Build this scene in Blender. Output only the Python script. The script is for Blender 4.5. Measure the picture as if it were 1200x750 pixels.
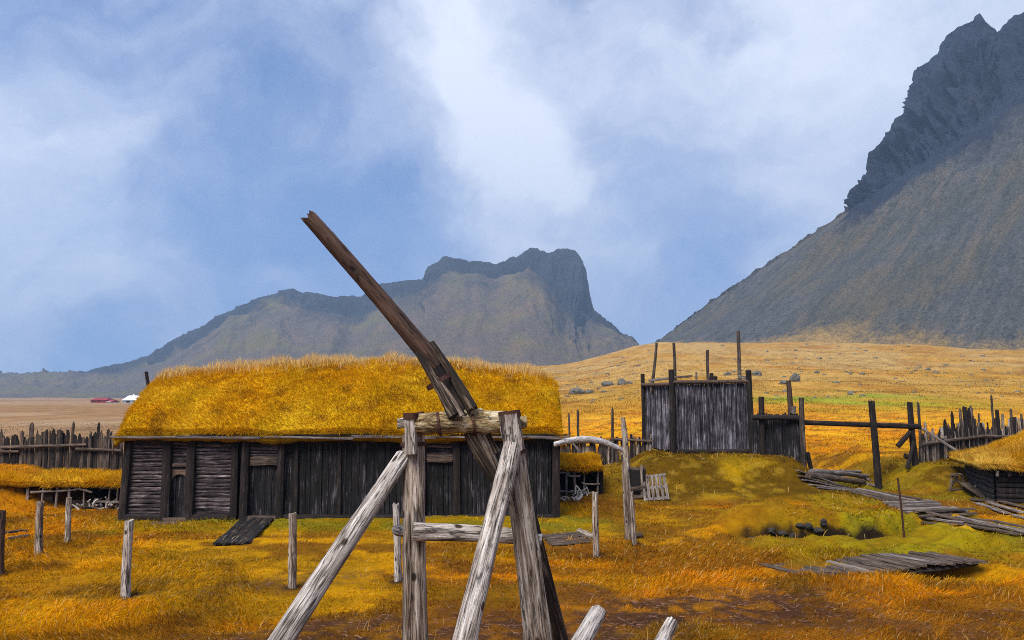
import bpy, bmesh, math, random
import numpy as np
from mathutils import Vector, Matrix

for o in list(bpy.data.objects):
    bpy.data.objects.remove(o)
SC = bpy.context.scene
COL = SC.collection
R = math.radians
rng = np.random.default_rng(7)
random.seed(7)

# ------------------------------------------------------------------ camera
FPX = 942.0
HY = 464.0
PITCH = math.atan((HY - 375.0) / FPX)
H = 3.2
cam = bpy.data.cameras.new('camera')
cam.sensor_width = 36.0
cam.lens = FPX / 1200.0 * 36.0
cam.clip_end = 20000
cam.clip_start = 0.05
camo = bpy.data.objects.new('camera', cam)
COL.objects.link(camo)
camo.location = (0, 0, H)
camo.rotation_euler = (math.pi / 2 + PITCH, 0, 0)
SC.camera = camo

# ------------------------------------------------------------------ world, sun, exposure
SUN_EL, SUN_AZ = R(50), R(-147)          # azimuth measured from +Y towards +X
W = bpy.data.worlds.new('World')
SC.world = W
W.use_nodes = True
wn, wl = W.node_tree.nodes, W.node_tree.links
wn.clear()
out = wn.new('ShaderNodeOutputWorld')
bg = wn.new('ShaderNodeBackground')
bg.inputs['Strength'].default_value = 0.107
wl.new(bg.outputs[0], out.inputs[0])
sky = wn.new('ShaderNodeTexSky')
stc = wn.new('ShaderNodeTexCoord')
sadd = wn.new('ShaderNodeVectorMath'); sadd.operation = 'ADD'
sadd.inputs[1].default_value = (0, 0, .20)
wl.new(stc.outputs['Generated'], sadd.inputs[0])
snm = wn.new('ShaderNodeVectorMath'); snm.operation = 'NORMALIZE'
wl.new(sadd.outputs[0], snm.inputs[0])
sky.sky_type = 'NISHITA'
sky.sun_disc = False
if 'Vector' in sky.inputs:
    wl.new(snm.outputs[0], sky.inputs['Vector'])
sky.sun_elevation = SUN_EL
sky.sun_rotation = SUN_AZ
sky.altitude = 0
sky.air_density = 1.0
sky.dust_density = 0.2
sky.ozone_density = 4.0


def pixdir(u, v):
    xv, yv = (u - 600) / FPX, (375 - v) / FPX
    cp, sp = math.cos(PITCH), math.sin(PITCH)
    return Vector((xv, cp - yv * sp, sp + yv * cp))


def wmath(op, a, b=None, clamp=False):
    n = wn.new('ShaderNodeMath')
    n.operation = op
    n.use_clamp = clamp
    for i, k in enumerate((a, b)):
        if k is None:
            continue
        if isinstance(k, (int, float)):
            n.inputs[i].default_value = k
        else:
            wl.new(k, n.inputs[i])
    return n.outputs[0]


tc = wn.new('ShaderNodeTexCoord')
warp = wn.new('ShaderNodeTexNoise')
warp.inputs['Scale'].default_value = 3.4
warp.inputs['Detail'].default_value = 6
warp.inputs['Roughness'].default_value = 0.55
wl.new(tc.outputs['Generated'], warp.inputs['Vector'])
vs = wn.new('ShaderNodeVectorMath'); vs.operation = 'SUBTRACT'
wl.new(warp.outputs['Color'], vs.inputs[0]); vs.inputs[1].default_value = (.5, .5, .5)
vm = wn.new('ShaderNodeVectorMath'); vm.operation = 'SCALE'
wl.new(vs.outputs[0], vm.inputs[0]); vm.inputs['Scale'].default_value = 0.42
va = wn.new('ShaderNodeVectorMath'); va.operation = 'ADD'
wl.new(tc.outputs['Generated'], va.inputs[0]); wl.new(vm.outputs[0], va.inputs[1])
mp = wn.new('ShaderNodeMapping')
mp.inputs['Scale'].default_value = (1.0, 1.0, 1.7)
mp.inputs['Rotation'].default_value = (0, R(18), R(10))
wl.new(va.outputs[0], mp.inputs['Vector'])
nz = wn.new('ShaderNodeTexNoise')
nz.inputs['Scale'].default_value = 3.6
nz.inputs['Detail'].default_value = 8
nz.inputs['Roughness'].default_value = 0.50
wl.new(mp.outputs[0], nz.inputs['Vector'])
acc = wmath('MULTIPLY', wmath('SUBTRACT', nz.outputs['Fac'], 0.5), 2.0)
# cloud banks and gaps of this sky, given as directions
BANKS = [(560, 50, .14, .50), (595, 150, .11, .42), (560, 240, .12, .38), (650, 300, .14, .35),
         (740, 330, .10, .22), (30, 245, .20, .52), (190, 300, .17, .42), (870, 200, .22, .30), (1000, 60, .3, .22),
         (90, 60, .28, .02), (700, 20, .25, .25), (430, 160, .14, .18),
         (330, 110, .16, -.34), (230, 200, .14, -.3), (800, 270, .17, -.42), (440, 235, .13, -.32), (110, 385, .22, -.4),
         (460, 70, .11, -.3), (330, 300, .13, -.25), (720, 130, .1, -.22)]
for (u, v, rad, amp) in BANKS:
    d = pixdir(u, v).normalized()
    dn = wn.new('ShaderNodeVectorMath'); dn.operation = 'DISTANCE'
    wl.new(va.outputs[0], dn.inputs[0]); dn.inputs[1].default_value = d
    mr = wn.new('ShaderNodeMapRange'); mr.interpolation_type = 'SMOOTHSTEP'
    wl.new(dn.outputs['Value'], mr.inputs['Value'])
    mr.inputs['From Min'].default_value = 0.0
    mr.inputs['From Max'].default_value = rad * 1.35
    mr.inputs['To Min'].default_value = amp
    mr.inputs['To Max'].default_value = 0.0
    acc = wmath('ADD', acc, mr.outputs[0])
cm = wn.new('ShaderNodeMapRange'); cm.interpolation_type = 'SMOOTHSTEP'
wl.new(acc, cm.inputs['Value'])
cm.inputs['From Min'].default_value = -0.52
cm.inputs['From Max'].default_value = 0.86
cm.inputs['To Min'].default_value = 0.05
cm.inputs['To Max'].default_value = 0.97
mix = wn.new('ShaderNodeMix'); mix.data_type = 'RGBA'
wl.new(cm.outputs[0], mix.inputs['Factor'])
hsv = wn.new('ShaderNodeHueSaturation')
hsv.inputs['Saturation'].default_value = 1.2
hsv.inputs['Hue'].default_value = .508
wl.new(sky.outputs[0], hsv.inputs['Color'])
wl.new(hsv.outputs[0], mix.inputs['A'])
mix.inputs['B'].default_value = (6.2, 6.45, 7.05, 1)
wl.new(mix.outputs['Result'], bg.inputs['Color'])

sl = bpy.data.lights.new('sun', 'SUN')
sl.energy = 4.1
sl.angle = R(32)
sl.color = (1.0, 0.95, 0.87)
so = bpy.data.objects.new('sun', sl)
COL.objects.link(so)
sdir = Vector((math.sin(SUN_AZ) * math.cos(SUN_EL), math.cos(SUN_AZ) * math.cos(SUN_EL), math.sin(SUN_EL)))
so.rotation_euler = sdir.to_track_quat('Z', 'Y').to_euler()
so.location = sdir * 50

vs_ = SC.view_settings
SC.display_settings.display_device = 'sRGB'
vs_.view_transform = 'Standard'
vs_.look = 'None'
vs_.exposure = 0.75
vs_.gamma = 1.0
vs_.use_curve_mapping = False
SC.cycles.use_denoising = False
SC.cycles.max_bounces = 5
SC.cycles.diffuse_bounces = 3
SC.cycles.volume_bounces = 0
SC.cycles.transparent_max_bounces = 4
SC.cycles.use_adaptive_sampling = False
SC.cycles.pixel_filter_type = 'BLACKMAN_HARRIS'
SC.cycles.filter_width = 0.95


# ------------------------------------------------------------------ numeric noise
def _h(ix, iy, iz, seed):
    n = (ix.astype(np.int64) * 374761393 + iy.astype(np.int64) * 668265263 + iz.astype(np.int64) * 2147483647 + seed * 974711) & 0xffffffff
    n = ((n ^ (n >> 13)) * 1274126177) & 0xffffffff
    n = ((n ^ (n >> 16)) * 2246822519) & 0xffffffff
    n = n ^ (n >> 15)
    return (n & 0xffffff) / float(0xffffff)


def vn3(x, y, z, seed=0):
    x, y, z = np.broadcast_arrays(np.asarray(x, float), np.asarray(y, float), np.asarray(z, float))
    ix, iy, iz = np.floor(x), np.floor(y), np.floor(z)
    fx, fy, fz = x - ix, y - iy, z - iz
    fx, fy, fz = [f * f * f * (f * (f * 6 - 15) + 10) for f in (fx, fy, fz)]
    r = 0
    for dx in (0, 1):
        for dy in (0, 1):
            for dz in (0, 1):
                w = (fx if dx else 1 - fx) * (fy if dy else 1 - fy) * (fz if dz else 1 - fz)
                r = r + w * _h(ix + dx, iy + dy, iz + dz, seed)
    return r


def vn2(x, y, seed=0):
    x, y = np.broadcast_arrays(np.asarray(x, float), np.asarray(y, float))
    ix, iy = np.floor(x), np.floor(y)
    fx, fy = x - ix, y - iy
    fx, fy = [f * f * (3 - 2 * f) for f in (fx, fy)]
    z = np.zeros_like(ix)
    return (_h(ix, iy, z, seed) * (1 - fx) * (1 - fy) + _h(ix + 1, iy, z, seed) * fx * (1 - fy)
            + _h(ix, iy + 1, z, seed) * (1 - fx) * fy + _h(ix + 1, iy + 1, z, seed) * fx * fy)


def fbm(x, y, oc=4, seed=0, gain=.5):
    s, a, t = 0, 1, 0
    c, sn = math.cos(.6), math.sin(.6)
    for k in range(oc):
        s = s + a * vn2(x, y, seed + k * 13)
        t += a
        a *= gain
        x, y = (c * x - sn * y) * 2.03 + 3.1, (sn * x + c * y) * 2.03 + 1.7
    return s / t


def fbm3(x, y, z, oc=4, seed=0, gain=.5):
    s, a, t = 0, 1, 0
    for k in range(oc):
        s = s + a * vn3(x, y, z, seed + k * 13)
        t += a
        a *= gain
        x, y, z = x * 2.03 + 1.3, y * 2.03 + 4.1, z * 2.03 + 2.2
    return s / t


def ss(a, b, x):
    t = np.clip((np.asarray(x, float) - a) / (b - a), 0, 1)
    return t * t * (3 - 2 * t)


# ------------------------------------------------------------------ picture rays and terrain
def at(u, v, Y):
    d = pixdir(u, v)
    t = Y / d.y
    return Vector((d.x * t, Y, H + d.z * t))


FY = np.array([0, 30, 45, 60, 100, 200, 350, 480, 600, 720, 950, 1400, 4000], float)
FZ = np.array([0, 0, .25, .55, 2.0, 8.2, 19.5, 30, 43, 50, 64, 62, 60], float)


def seg_dist(x, y, ax, ay, bx, by):
    dx, dy = bx - ax, by - ay
    t = np.clip(((x - ax) * dx + (y - ay) * dy) / (dx * dx + dy * dy), 0, 1)
    return np.hypot(x - ax - t * dx, y - ay - t * dy)


DITCH = [(5.2, 18.9), (7.0, 18.7), (8.8, 19.1), (10.6, 20.2)]


def ditch_d(x, y):
    d = 1e9
    for (a, b) in zip(DITCH[:-1], DITCH[1:]):
        d = np.minimum(d, seg_dist(x, y, a[0], a[1], b[0], b[1]))
    return d


def lumps(x, y):
    return ss(.50, .68, fbm(x * 1.25, y * 1.25, 2, 6)) * ss(4.8, 6.2, x) * (1 - ss(12, 14, x)) * ss(13.5, 15, y) * (1 - ss(22.5, 24, y)) * ss(.6, 1.3, seg_dist(x, y, 5.0, 14.6, 8.9, 15.3)) * (1 - ss(-1.6, -.6, y - 25.2 + (x - 10.5) * 1.0))


def terrain(x, y, fine=True):
    x, y = np.broadcast_arrays(np.asarray(x, float), np.asarray(y, float))
    r = np.hypot(x, y)
    th = x / np.maximum(np.abs(y), 1.0)
    mask = (.60 * ss(-.36, .05, th) + .40 * ss(.05, .20, th)) * (y > 0)
    z = np.interp(y, FY, FZ) * mask
    # bank the photographer stands on
    z = z + 1.4 * (1 - ss(2.5, 7.2, r))
    # mound under the lookout tower
    z = z + 1.12 * (.55 + .45 * ss(3.9, 5.2, x)) * ss(1.6, 4.0, x) * (1 - ss(9.3, 11.3, x)) * (.25 * ss(24.2, 26.2, y) + .75 * ss(25.8, 28.0, y)) * (1 - ss(33, 39, y))
    # bank under the palisade on the right
    z = z + .75 * ss(13.0, 14.6, x) * (1 - ss(26, 30, x)) * ss(26.2, 28.6, y) * (1 - ss(34, 40, y))
    # low bank beside the open shed on the left
    z = z + 1.0 * (1 - ss(.8, 2.6, np.hypot((x + 15.7) / 1.3, y - 24.6)))
    # house platform
    z = z + .06 * ss(-12, -10, x) * (1 - ss(1.5, 3, x)) * ss(18.5, 20.5, y) * (1 - ss(27, 30, y))
    # ditch
    dd = ditch_d(x, y)
    z = z - .42 * (1 - ss(.1, .55, dd)) + .12 * (ss(.3, .7, dd) * (1 - ss(.7, 1.5, dd)))
    yd = np.interp(x, [a[0] for a in DITCH], [a[1] for a in DITCH])
    xm = ss(4.4, 5.6, x) * (1 - .75 * ss(7.2, 8.8, x)) * (1 - ss(9.6, 11.2, x))
    z = z + xm * (.42 * ss(.10, .26, y - yd) * (1 - ss(1.0, 3.2, y - yd)) - .10 * (1 - ss(.1, 1.6, np.abs(y - yd + .6))))
    # hollow under the plank bridge
    z = z - .45 * (1 - ss(.35, .85, np.hypot((x - 8.0) / 1.35, y - 14.9)))
    z = z + lumps(x, y) * (.11 + .10 * (fbm(x * 4.5, y * 4.5, 2, 85) - .5))
    # tussocks on the right
    z = z + .22 * ss(.45, .75, fbm(x * .9, y * .9, 2, 5)) * ss(7.5, 9.5, x) * (1 - ss(17.5, 20, y)) * ss(9, 11, y)
    if fine:
        far = ss(60, 300, y)
        z = z + (fbm(x * .35, y * .35, 3, 21) - .5) * .22 * ss(5, 12, r) * (1 - ss(20, 60, np.abs(y)) * .3)
        z = z + (fbm(x * 1.6, y * 1.6, 3, 33) - .5) * .13 * ss(5, 9, r) * (1 - ss(60, 120, y))
        z = z + (fbm(x * .05, y * .05, 4, 41, .55) - .5) * 3.0 * ss(60, 220, y) * mask
        z = z + (fbm(x * .012, y * .012, 3, 43) - .5) * 5.0 * ss(150, 500, y) * mask
    return z


def tz(x, y):
    return float(terrain(np.array([x]), np.array([y]))[0])


def gp(u, v):
    """where the ray through a photo point meets the ground"""
    d = pixdir(u, v)
    Ys = np.geomspace(4, 600, 3000)
    zz = H + d.z / d.y * Ys - terrain(d.x / d.y * Ys, Ys)
    i = int(np.argmax(zz < 0))
    Y = Ys[i] if zz[i] < 0 else 600
    x = d.x / d.y * Y
    return Vector((x, Y, tz(x, Y)))


# ------------------------------------------------------------------ materials
def nodes_mat(name):
    m = bpy.data.materials.new(name)
    m.use_nodes = True
    nt = m.node_tree
    nt.nodes.clear()
    o = nt.nodes.new('ShaderNodeOutputMaterial')
    p = nt.nodes.new('ShaderNodeBsdfPrincipled')
    nt.links.new(p.outputs[0], o.inputs[0])
    p.inputs['Roughness'].default_value = .85
    p.inputs['Specular IOR Level'].default_value = .25
    return m, nt, p, o


def ramp(nt, fac, stops):
    r = nt.nodes.new('ShaderNodeValToRGB')
    e = r.color_ramp.elements
    while len(e) < len(stops):
        e.new(.5)
    for k, (pos, c) in enumerate(stops):
        e[k].position = pos
        e[k].color = (c[0], c[1], c[2], 1)
    nt.links.new(fac, r.inputs[0])
    return r.outputs[0]


def noise(nt, vec, scale, detail=5, rough=.6, dist=0.0):
    n = nt.nodes.new('ShaderNodeTexNoise')
    n.inputs['Scale'].default_value = scale
    n.inputs['Detail'].default_value = detail
    n.inputs['Roughness'].default_value = rough
    n.inputs['Distortion'].default_value = dist
    if vec is not None:
        nt.links.new(vec, n.inputs['Vector'])
    return n.outputs['Fac']


def mmath(nt, op, a, b=None, clamp=False):
    n = nt.nodes.new('ShaderNodeMath')
    n.operation = op
    n.use_clamp = clamp
    for i, k in enumerate((a, b)):
        if k is None:
            continue
        if isinstance(k, (int, float)):
            n.inputs[i].default_value = k
        else:
            nt.links.new(k, n.inputs[i])
    return n.outputs[0]


def cmix(nt, fac, a, b, mode='MIX'):
    n = nt.nodes.new('ShaderNodeMix')
    n.data_type = 'RGBA'
    n.blend_type = mode
    for key, k in (('Factor', fac), ('A', a), ('B', b)):
        if isinstance(k, (int, float)):
            n.inputs[key].default_value = k
        elif isinstance(k, tuple):
            n.inputs[key].default_value = (*k, 1)
        else:
            nt.links.new(k, n.inputs[key])
    return n.outputs['Result']


def wood(name, dark, mid, light, axis='Z', scale=26.0, stretch=18.0, pos=(.30, .52, .72), bump=.8, patch=None, crack=.3, lines=.3, knots=False):
    m, nt, p, o = nodes_mat(name)
    tcn = nt.nodes.new('ShaderNodeTexCoord')
    oi = nt.nodes.new('ShaderNodeObjectInfo')
    off = nt.nodes.new('ShaderNodeVectorMath'); off.operation = 'ADD'
    sc = nt.nodes.new('ShaderNodeVectorMath'); sc.operation = 'SCALE'
    comb = nt.nodes.new('ShaderNodeCombineXYZ')
    for k in range(3):
        nt.links.new(oi.outputs['Random'], comb.inputs[k])
    nt.links.new(comb.outputs[0], sc.inputs[0]); sc.inputs['Scale'].default_value = 37.0
    nt.links.new(tcn.outputs['Object'], off.inputs[0]); nt.links.new(sc.outputs[0], off.inputs[1])
    mpn = nt.nodes.new('ShaderNodeMapping')
    s = [scale] * 3
    s['XYZ'.index(axis)] = scale / stretch
    mpn.inputs['Scale'].default_value = s
    nt.links.new(off.outputs[0], mpn.inputs['Vector'])
    g1 = noise(nt, mpn.outputs[0], 1.0, 7, .68, .7)
    g2 = noise(nt, mpn.outputs[0], 2.7, 4, .6, .4)
    big = noise(nt, off.outputs[0], 2.2, 3, .6)
    f = mmath(nt, 'ADD', mmath(nt, 'MULTIPLY', g1, .75), mmath(nt, 'MULTIPLY', big, .25))
    c = ramp(nt, f, [(pos[0], dark), (pos[1], mid), (pos[2], light)])
    # dark checks along the grain
    ck = ramp(nt, g2, [(.36, (crack, crack, crack)), (.46, (1, 1, 1))])
    c = cmix(nt, 1.0, c, ck, 'MULTIPLY')
    # long drying cracks and knots
    mp2 = nt.nodes.new('ShaderNodeMapping')
    s2 = [7.0] * 3
    s2['XYZ'.index(axis)] = .55
    mp2.inputs['Scale'].default_value = s2
    nt.links.new(off.outputs[0], mp2.inputs['Vector'])
    cr = mmath(nt, 'ABSOLUTE', mmath(nt, 'SUBTRACT', noise(nt, mp2.outputs[0], 1.0, 4, .55, .5), .5))
    crk = ramp(nt, cr, [(.0, (lines,) * 3), (.022, (1, 1, 1))])
    c = cmix(nt, 1.0, c, crk, 'MULTIPLY')
    if knots:
        mp3 = nt.nodes.new('ShaderNodeMapping')
        s3 = [6.0] * 3
        s3['XYZ'.index(axis)] = 3.6
        mp3.inputs['Scale'].default_value = s3
        nt.links.new(off.outputs[0], mp3.inputs['Vector'])
        vo = nt.nodes.new('ShaderNodeTexVoronoi')
        vo.inputs['Scale'].default_value = 1.0
        nt.links.new(mp3.outputs[0], vo.inputs['Vector'])
        kf = ramp(nt, vo.outputs['Distance'], [(.10, (.12, .09, .07)), (.17, (1, 1, 1))])
        c = cmix(nt, 1.0, c, kf, 'MULTIPLY')
    if patch:
        pf = ramp(nt, noise(nt, off.outputs[0], 5.0, 4, .6), [(.48, (0, 0, 0)), (.62, (1, 1, 1))])
        c = cmix(nt, mmath(nt, 'MULTIPLY', pf, .8), c, patch)
    at_ = nt.nodes.new('ShaderNodeAttribute'); at_.attribute_name = 'tint'
    br = mmath(nt, 'ADD', mmath(nt, 'ADD', .82, mmath(nt, 'MULTIPLY', oi.outputs['Random'], .36)), at_.outputs['Fac'])
    cb = nt.nodes.new('ShaderNodeCombineXYZ')
    for k in range(3):
        nt.links.new(br, cb.inputs[k])
    c = cmix(nt, 1.0, c, cb.outputs[0], 'MULTIPLY')
    nt.links.new(c, p.inputs['Base Color'])
    b = nt.nodes.new('ShaderNodeBump')
    b.inputs['Strength'].default_value = bump
    b.inputs['Distance'].default_value = .025
    hgt = mmath(nt, 'ADD', g1, mmath(nt, 'MULTIPLY', g2, .6))
    nt.links.new(hgt, b.inputs['Height'])
    nt.links.new(b.outputs[0], p.inputs['Normal'])
    return m


M = {}
M['pale'] = wood('weathered_pale_log', (.045, .028, .02), (.32, .265, .225), (.64, .585, .54), scale=24, stretch=14, pos=(.36, .47, .62), crack=.15, lines=.12, knots=True, bump=1.0)
M['brown'] = wood('brown_grey_log', (.035, .02, .013), (.25, .185, .135), (.60, .53, .46), scale=24, stretch=16, pos=(.37, .49, .64), crack=.18, lines=.14, knots=True, bump=1.0)
M['pole'] = wood('dark_brown_pole', (.02, .011, .008), (.062, .034, .023), (.13, .08, .057), scale=14, stretch=9, pos=(.34, .5, .68), knots=True)
M['axle'] = wood('yellow_grey_axle', (.07, .04, .015), (.27, .19, .09), (.56, .48, .34), scale=20, stretch=3, pos=(.38, .48, .62), crack=.2, lines=.3)
M['split'] = wood('dark_split_timber', (.008, .005, .004), (.034, .022, .015), (.30, .22, .15), scale=20, stretch=16, pos=(.38, .52, .70), crack=.15, lines=.1)
M['tar'] = wood('tarred_board', (.004, .003, .003), (.011, .009, .0095), (.15, .135, .15), scale=20, stretch=14, pos=(.40, .53, .70), lines=.35)
M['tarx'] = wood('tarred_log', (.010, .007, .007), (.055, .04, .04), (.33, .26, .265), axis='X', scale=22, stretch=16, pos=(.38, .50, .68), lines=.3)
M['frame'] = wood('dark_frame_timber', (.006, .004, .0035), (.019, .0125, .011), (.10, .072, .062), scale=20, stretch=14, pos=(.36, .54, .74))
M['lintel'] = wood('brown_lintel', (.03, .02, .016), (.085, .055, .04), (.17, .115, .085), axis='X', scale=18, stretch=14)
M['palis'] = wood('grey_palisade_stake', (.014, .010, .008), (.06, .043, .034), (.27, .21, .17), scale=20, stretch=14, pos=(.36, .52, .70))
M['tower'] = wood('silver_grey_board', (.008, .006, .008), (.06, .053, .062), (.34, .315, .36), scale=30, stretch=26, pos=(.40, .51, .64))
M['plank'] = wood('walked_plank', (.045, .033, .026), (.17, .135, .115), (.40, .36, .335), scale=20, stretch=16, pos=(.3, .5, .72))
M['plankb'] = wood('brown_damp_plank', (.02, .013, .009), (.085, .058, .042), (.26, .19, .14), scale=20, stretch=14, pos=(.3, .5, .74))
M['eave'] = wood('grey_eave_board', (.03, .024, .022), (.15, .125, .12), (.42, .39, .39), axis='Z', scale=18, stretch=14, pos=(.34, .54, .74))


def simple(name, c, rough=.8, metal=0.0, nscale=6.0, var=.4, coords='Object', bump=.3):
    m, nt, p, o = nodes_mat(name)
    tcn = nt.nodes.new('ShaderNodeTexCoord')
    n = noise(nt, tcn.outputs[coords], nscale, 6, .65)
    lo = tuple(k * (1 - var) for k in c)
    hi = tuple(min(1, k * (1 + var)) for k in c)
    nt.links.new(ramp(nt, n, [(.3, lo), (.7, hi)]), p.inputs['Base Color'])
    p.inputs['Roughness'].default_value = rough
    p.inputs['Metallic'].default_value = metal
    b = nt.nodes.new('ShaderNodeBump')
    b.inputs['Strength'].default_value = bump
    b.inputs['Distance'].default_value = .03
    nt.links.new(n, b.inputs['Height'])
    nt.links.new(b.outputs[0], p.inputs['Normal'])
    return m


M['rust'] = simple('rusty_iron', (.06, .025, .018), .7, .4, 30, .5)
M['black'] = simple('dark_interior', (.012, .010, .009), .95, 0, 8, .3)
M['soil'] = simple('turf_soil', (.16, .095, .03), .95, 0, 9, .6)
M['rock'] = simple('lichen_rock', (.10, .095, .08), .9, 0, 1.4, .6, bump=.8)
M['stone'] = simple('dark_stone', (.030, .025, .021), .9, 0, 7, .6, bump=.6)
M['redwall'] = simple('red_wall', (.22, .035, .04), .7, 0, .3, .2)
M['white'] = simple('white_paint', (.75, .76, .78), .6, 0, .3, .08)
M['greywall'] = simple('grey_blue_wall', (.28, .32, .36), .7, 0, .3, .15)
M['bone'] = simple('bleached_wood', (.36, .33, .30), .7, 0, 25, .3)


def attr_mat(name, trans=.35, rough=.8, nscale=0.0, var=0.0, bump=0.0, dist=.05):
    m, nt, p, o = nodes_mat(name)
    a = nt.nodes.new('ShaderNodeAttribute'); a.attribute_name = 'Col'
    c = a.outputs['Color']
    if nscale:
        tcn = nt.nodes.new('ShaderNodeTexCoord')
        n = noise(nt, tcn.outputs['Object'], nscale, 9, .72)
        n2 = noise(nt, tcn.outputs['Object'], nscale * .13, 6, .7)
        f = mmath(nt, 'ADD', mmath(nt, 'MULTIPLY', n, .6), mmath(nt, 'MULTIPLY', n2, .4))
        c = cmix(nt, 1.0, c, ramp(nt, f, [(.32, (1 - var,) * 3), (.66, (1 + var * .6,) * 3)]), 'MULTIPLY')
        if bump:
            b = nt.nodes.new('ShaderNodeBump')
            b.inputs['Strength'].default_value = bump
            b.inputs['Distance'].default_value = dist
            nt.links.new(f, b.inputs['Height'])
            nt.links.new(b.outputs[0], p.inputs['Normal'])
    nt.links.new(c, p.inputs['Base Color'])
    p.inputs['Roughness'].default_value = rough
    p.inputs['Specular IOR Level'].default_value = .04
    if trans:
        t = nt.nodes.new('ShaderNodeBsdfTranslucent')
        nt.links.new(c, t.inputs['Color'])
        mx = nt.nodes.new('ShaderNodeMixShader')
        mx.inputs[0].default_value = trans
        nt.links.new(p.outputs[0], mx.inputs[1]); nt.links.new(t.outputs[0], mx.inputs[2])
        nt.links.new(mx.outputs[0], o.inputs[0])
    return m


M['blade'] = attr_mat('dry_grass_blade', .4)
M['ground'] = attr_mat('grassland', 0, .95, 5.0, .55, .9, .08)
M['turf'] = attr_mat('turf', 0, .95, 9.0, .5, .9, .06)


# ------------------------------------------------------------------ object helpers
def tag(o, label=None, cat=None, group=None, kind=None):
    if label: o['label'] = label
    if cat: o['category'] = cat
    if group: o['group'] = group
    if kind: o['kind'] = kind
    return o


def link(name, me, mat, parent=None, mw=None):
    o = bpy.data.objects.new(name, me)
    COL.objects.link(o)
    if mat is not None:
        me.materials.append(mat)
    if parent is not None:
        o.parent = parent
        bm_ = parent['_mw'] if False else None
    if mw is not None:
        o.matrix_basis = (WM[parent.name].inverted() @ mw) if parent is not None else mw
        WM[o.name] = mw
    else:
        WM[o.name] = WM[parent.name].copy() if parent is not None else Matrix.Identity(4)
    return o


WM = {}


def root(name, label, cat, loc=(0, 0, 0), rz=0.0, group=None):
    o = bpy.data.objects.new(name, None)
    o.empty_display_size = .2
    COL.objects.link(o)
    mw = Matrix.Translation(Vector(loc)) @ Matrix.Rotation(rz, 4, 'Z')
    o.matrix_basis = mw
    WM[o.name] = mw
    return tag(o, label, cat, group)


def mesh_py(name, V, F, tint=None, smooth=False):
    me = bpy.data.meshes.new(name)
    me.from_pydata([tuple(v) for v in V], [], F)
    if tint is not None:
        a = me.attributes.new('tint', 'FLOAT', 'POINT')
        a.data.foreach_set('value', np.asarray(tint, np.float32))
    if smooth:
        me.shade_smooth()
    me.update()
    return me


def mesh_np(name, V, quads=None, tris=None, col=None, smooth=False):
    me = bpy.data.meshes.new(name)
    V = np.ascontiguousarray(V, np.float32)
    me.vertices.add(len(V))
    me.vertices.foreach_set('co', V.ravel())
    parts, starts, off = [], [], 0
    for arr, k in ((quads, 4), (tris, 3)):
        if arr is None or len(arr) == 0:
            continue
        arr = np.ascontiguousarray(arr, np.int32)
        parts.append(arr.ravel())
        starts.append(off + np.arange(len(arr), dtype=np.int32) * k)
        off += arr.size
    L, S = np.concatenate(parts), np.concatenate(starts).astype(np.int32)
    me.loops.add(len(L))
    me.loops.foreach_set('vertex_index', L)
    me.polygons.add(len(S))
    me.polygons.foreach_set('loop_start', S)
    if col is not None:
        a = me.attributes.new('Col', 'FLOAT_COLOR', 'POINT')
        c = np.ones((len(V), 4), np.float32)
        c[:, :3] = col
        a.data.foreach_set('color', c.ravel())
    me.update(calc_edges=True)
    if smooth:
        me.shade_smooth()
    return me


def frame_between(p0, p1, roll=None):
    p0, p1 = Vector(p0), Vector(p1)
    z = (p1 - p0).normalized()
    ref = Vector((0, -1, 0)) if abs(z.y) < .9 else Vector((0, 0, 1))
    x = ref.cross(z).normalized()
    y = z.cross(x)
    m = Matrix((x, y, z)).transposed().to_4x4()
    if roll is not None:
        m = m @ Matrix.Rotation(roll, 4, 'Z')
    return Matrix.Translation(p0) @ m


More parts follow.
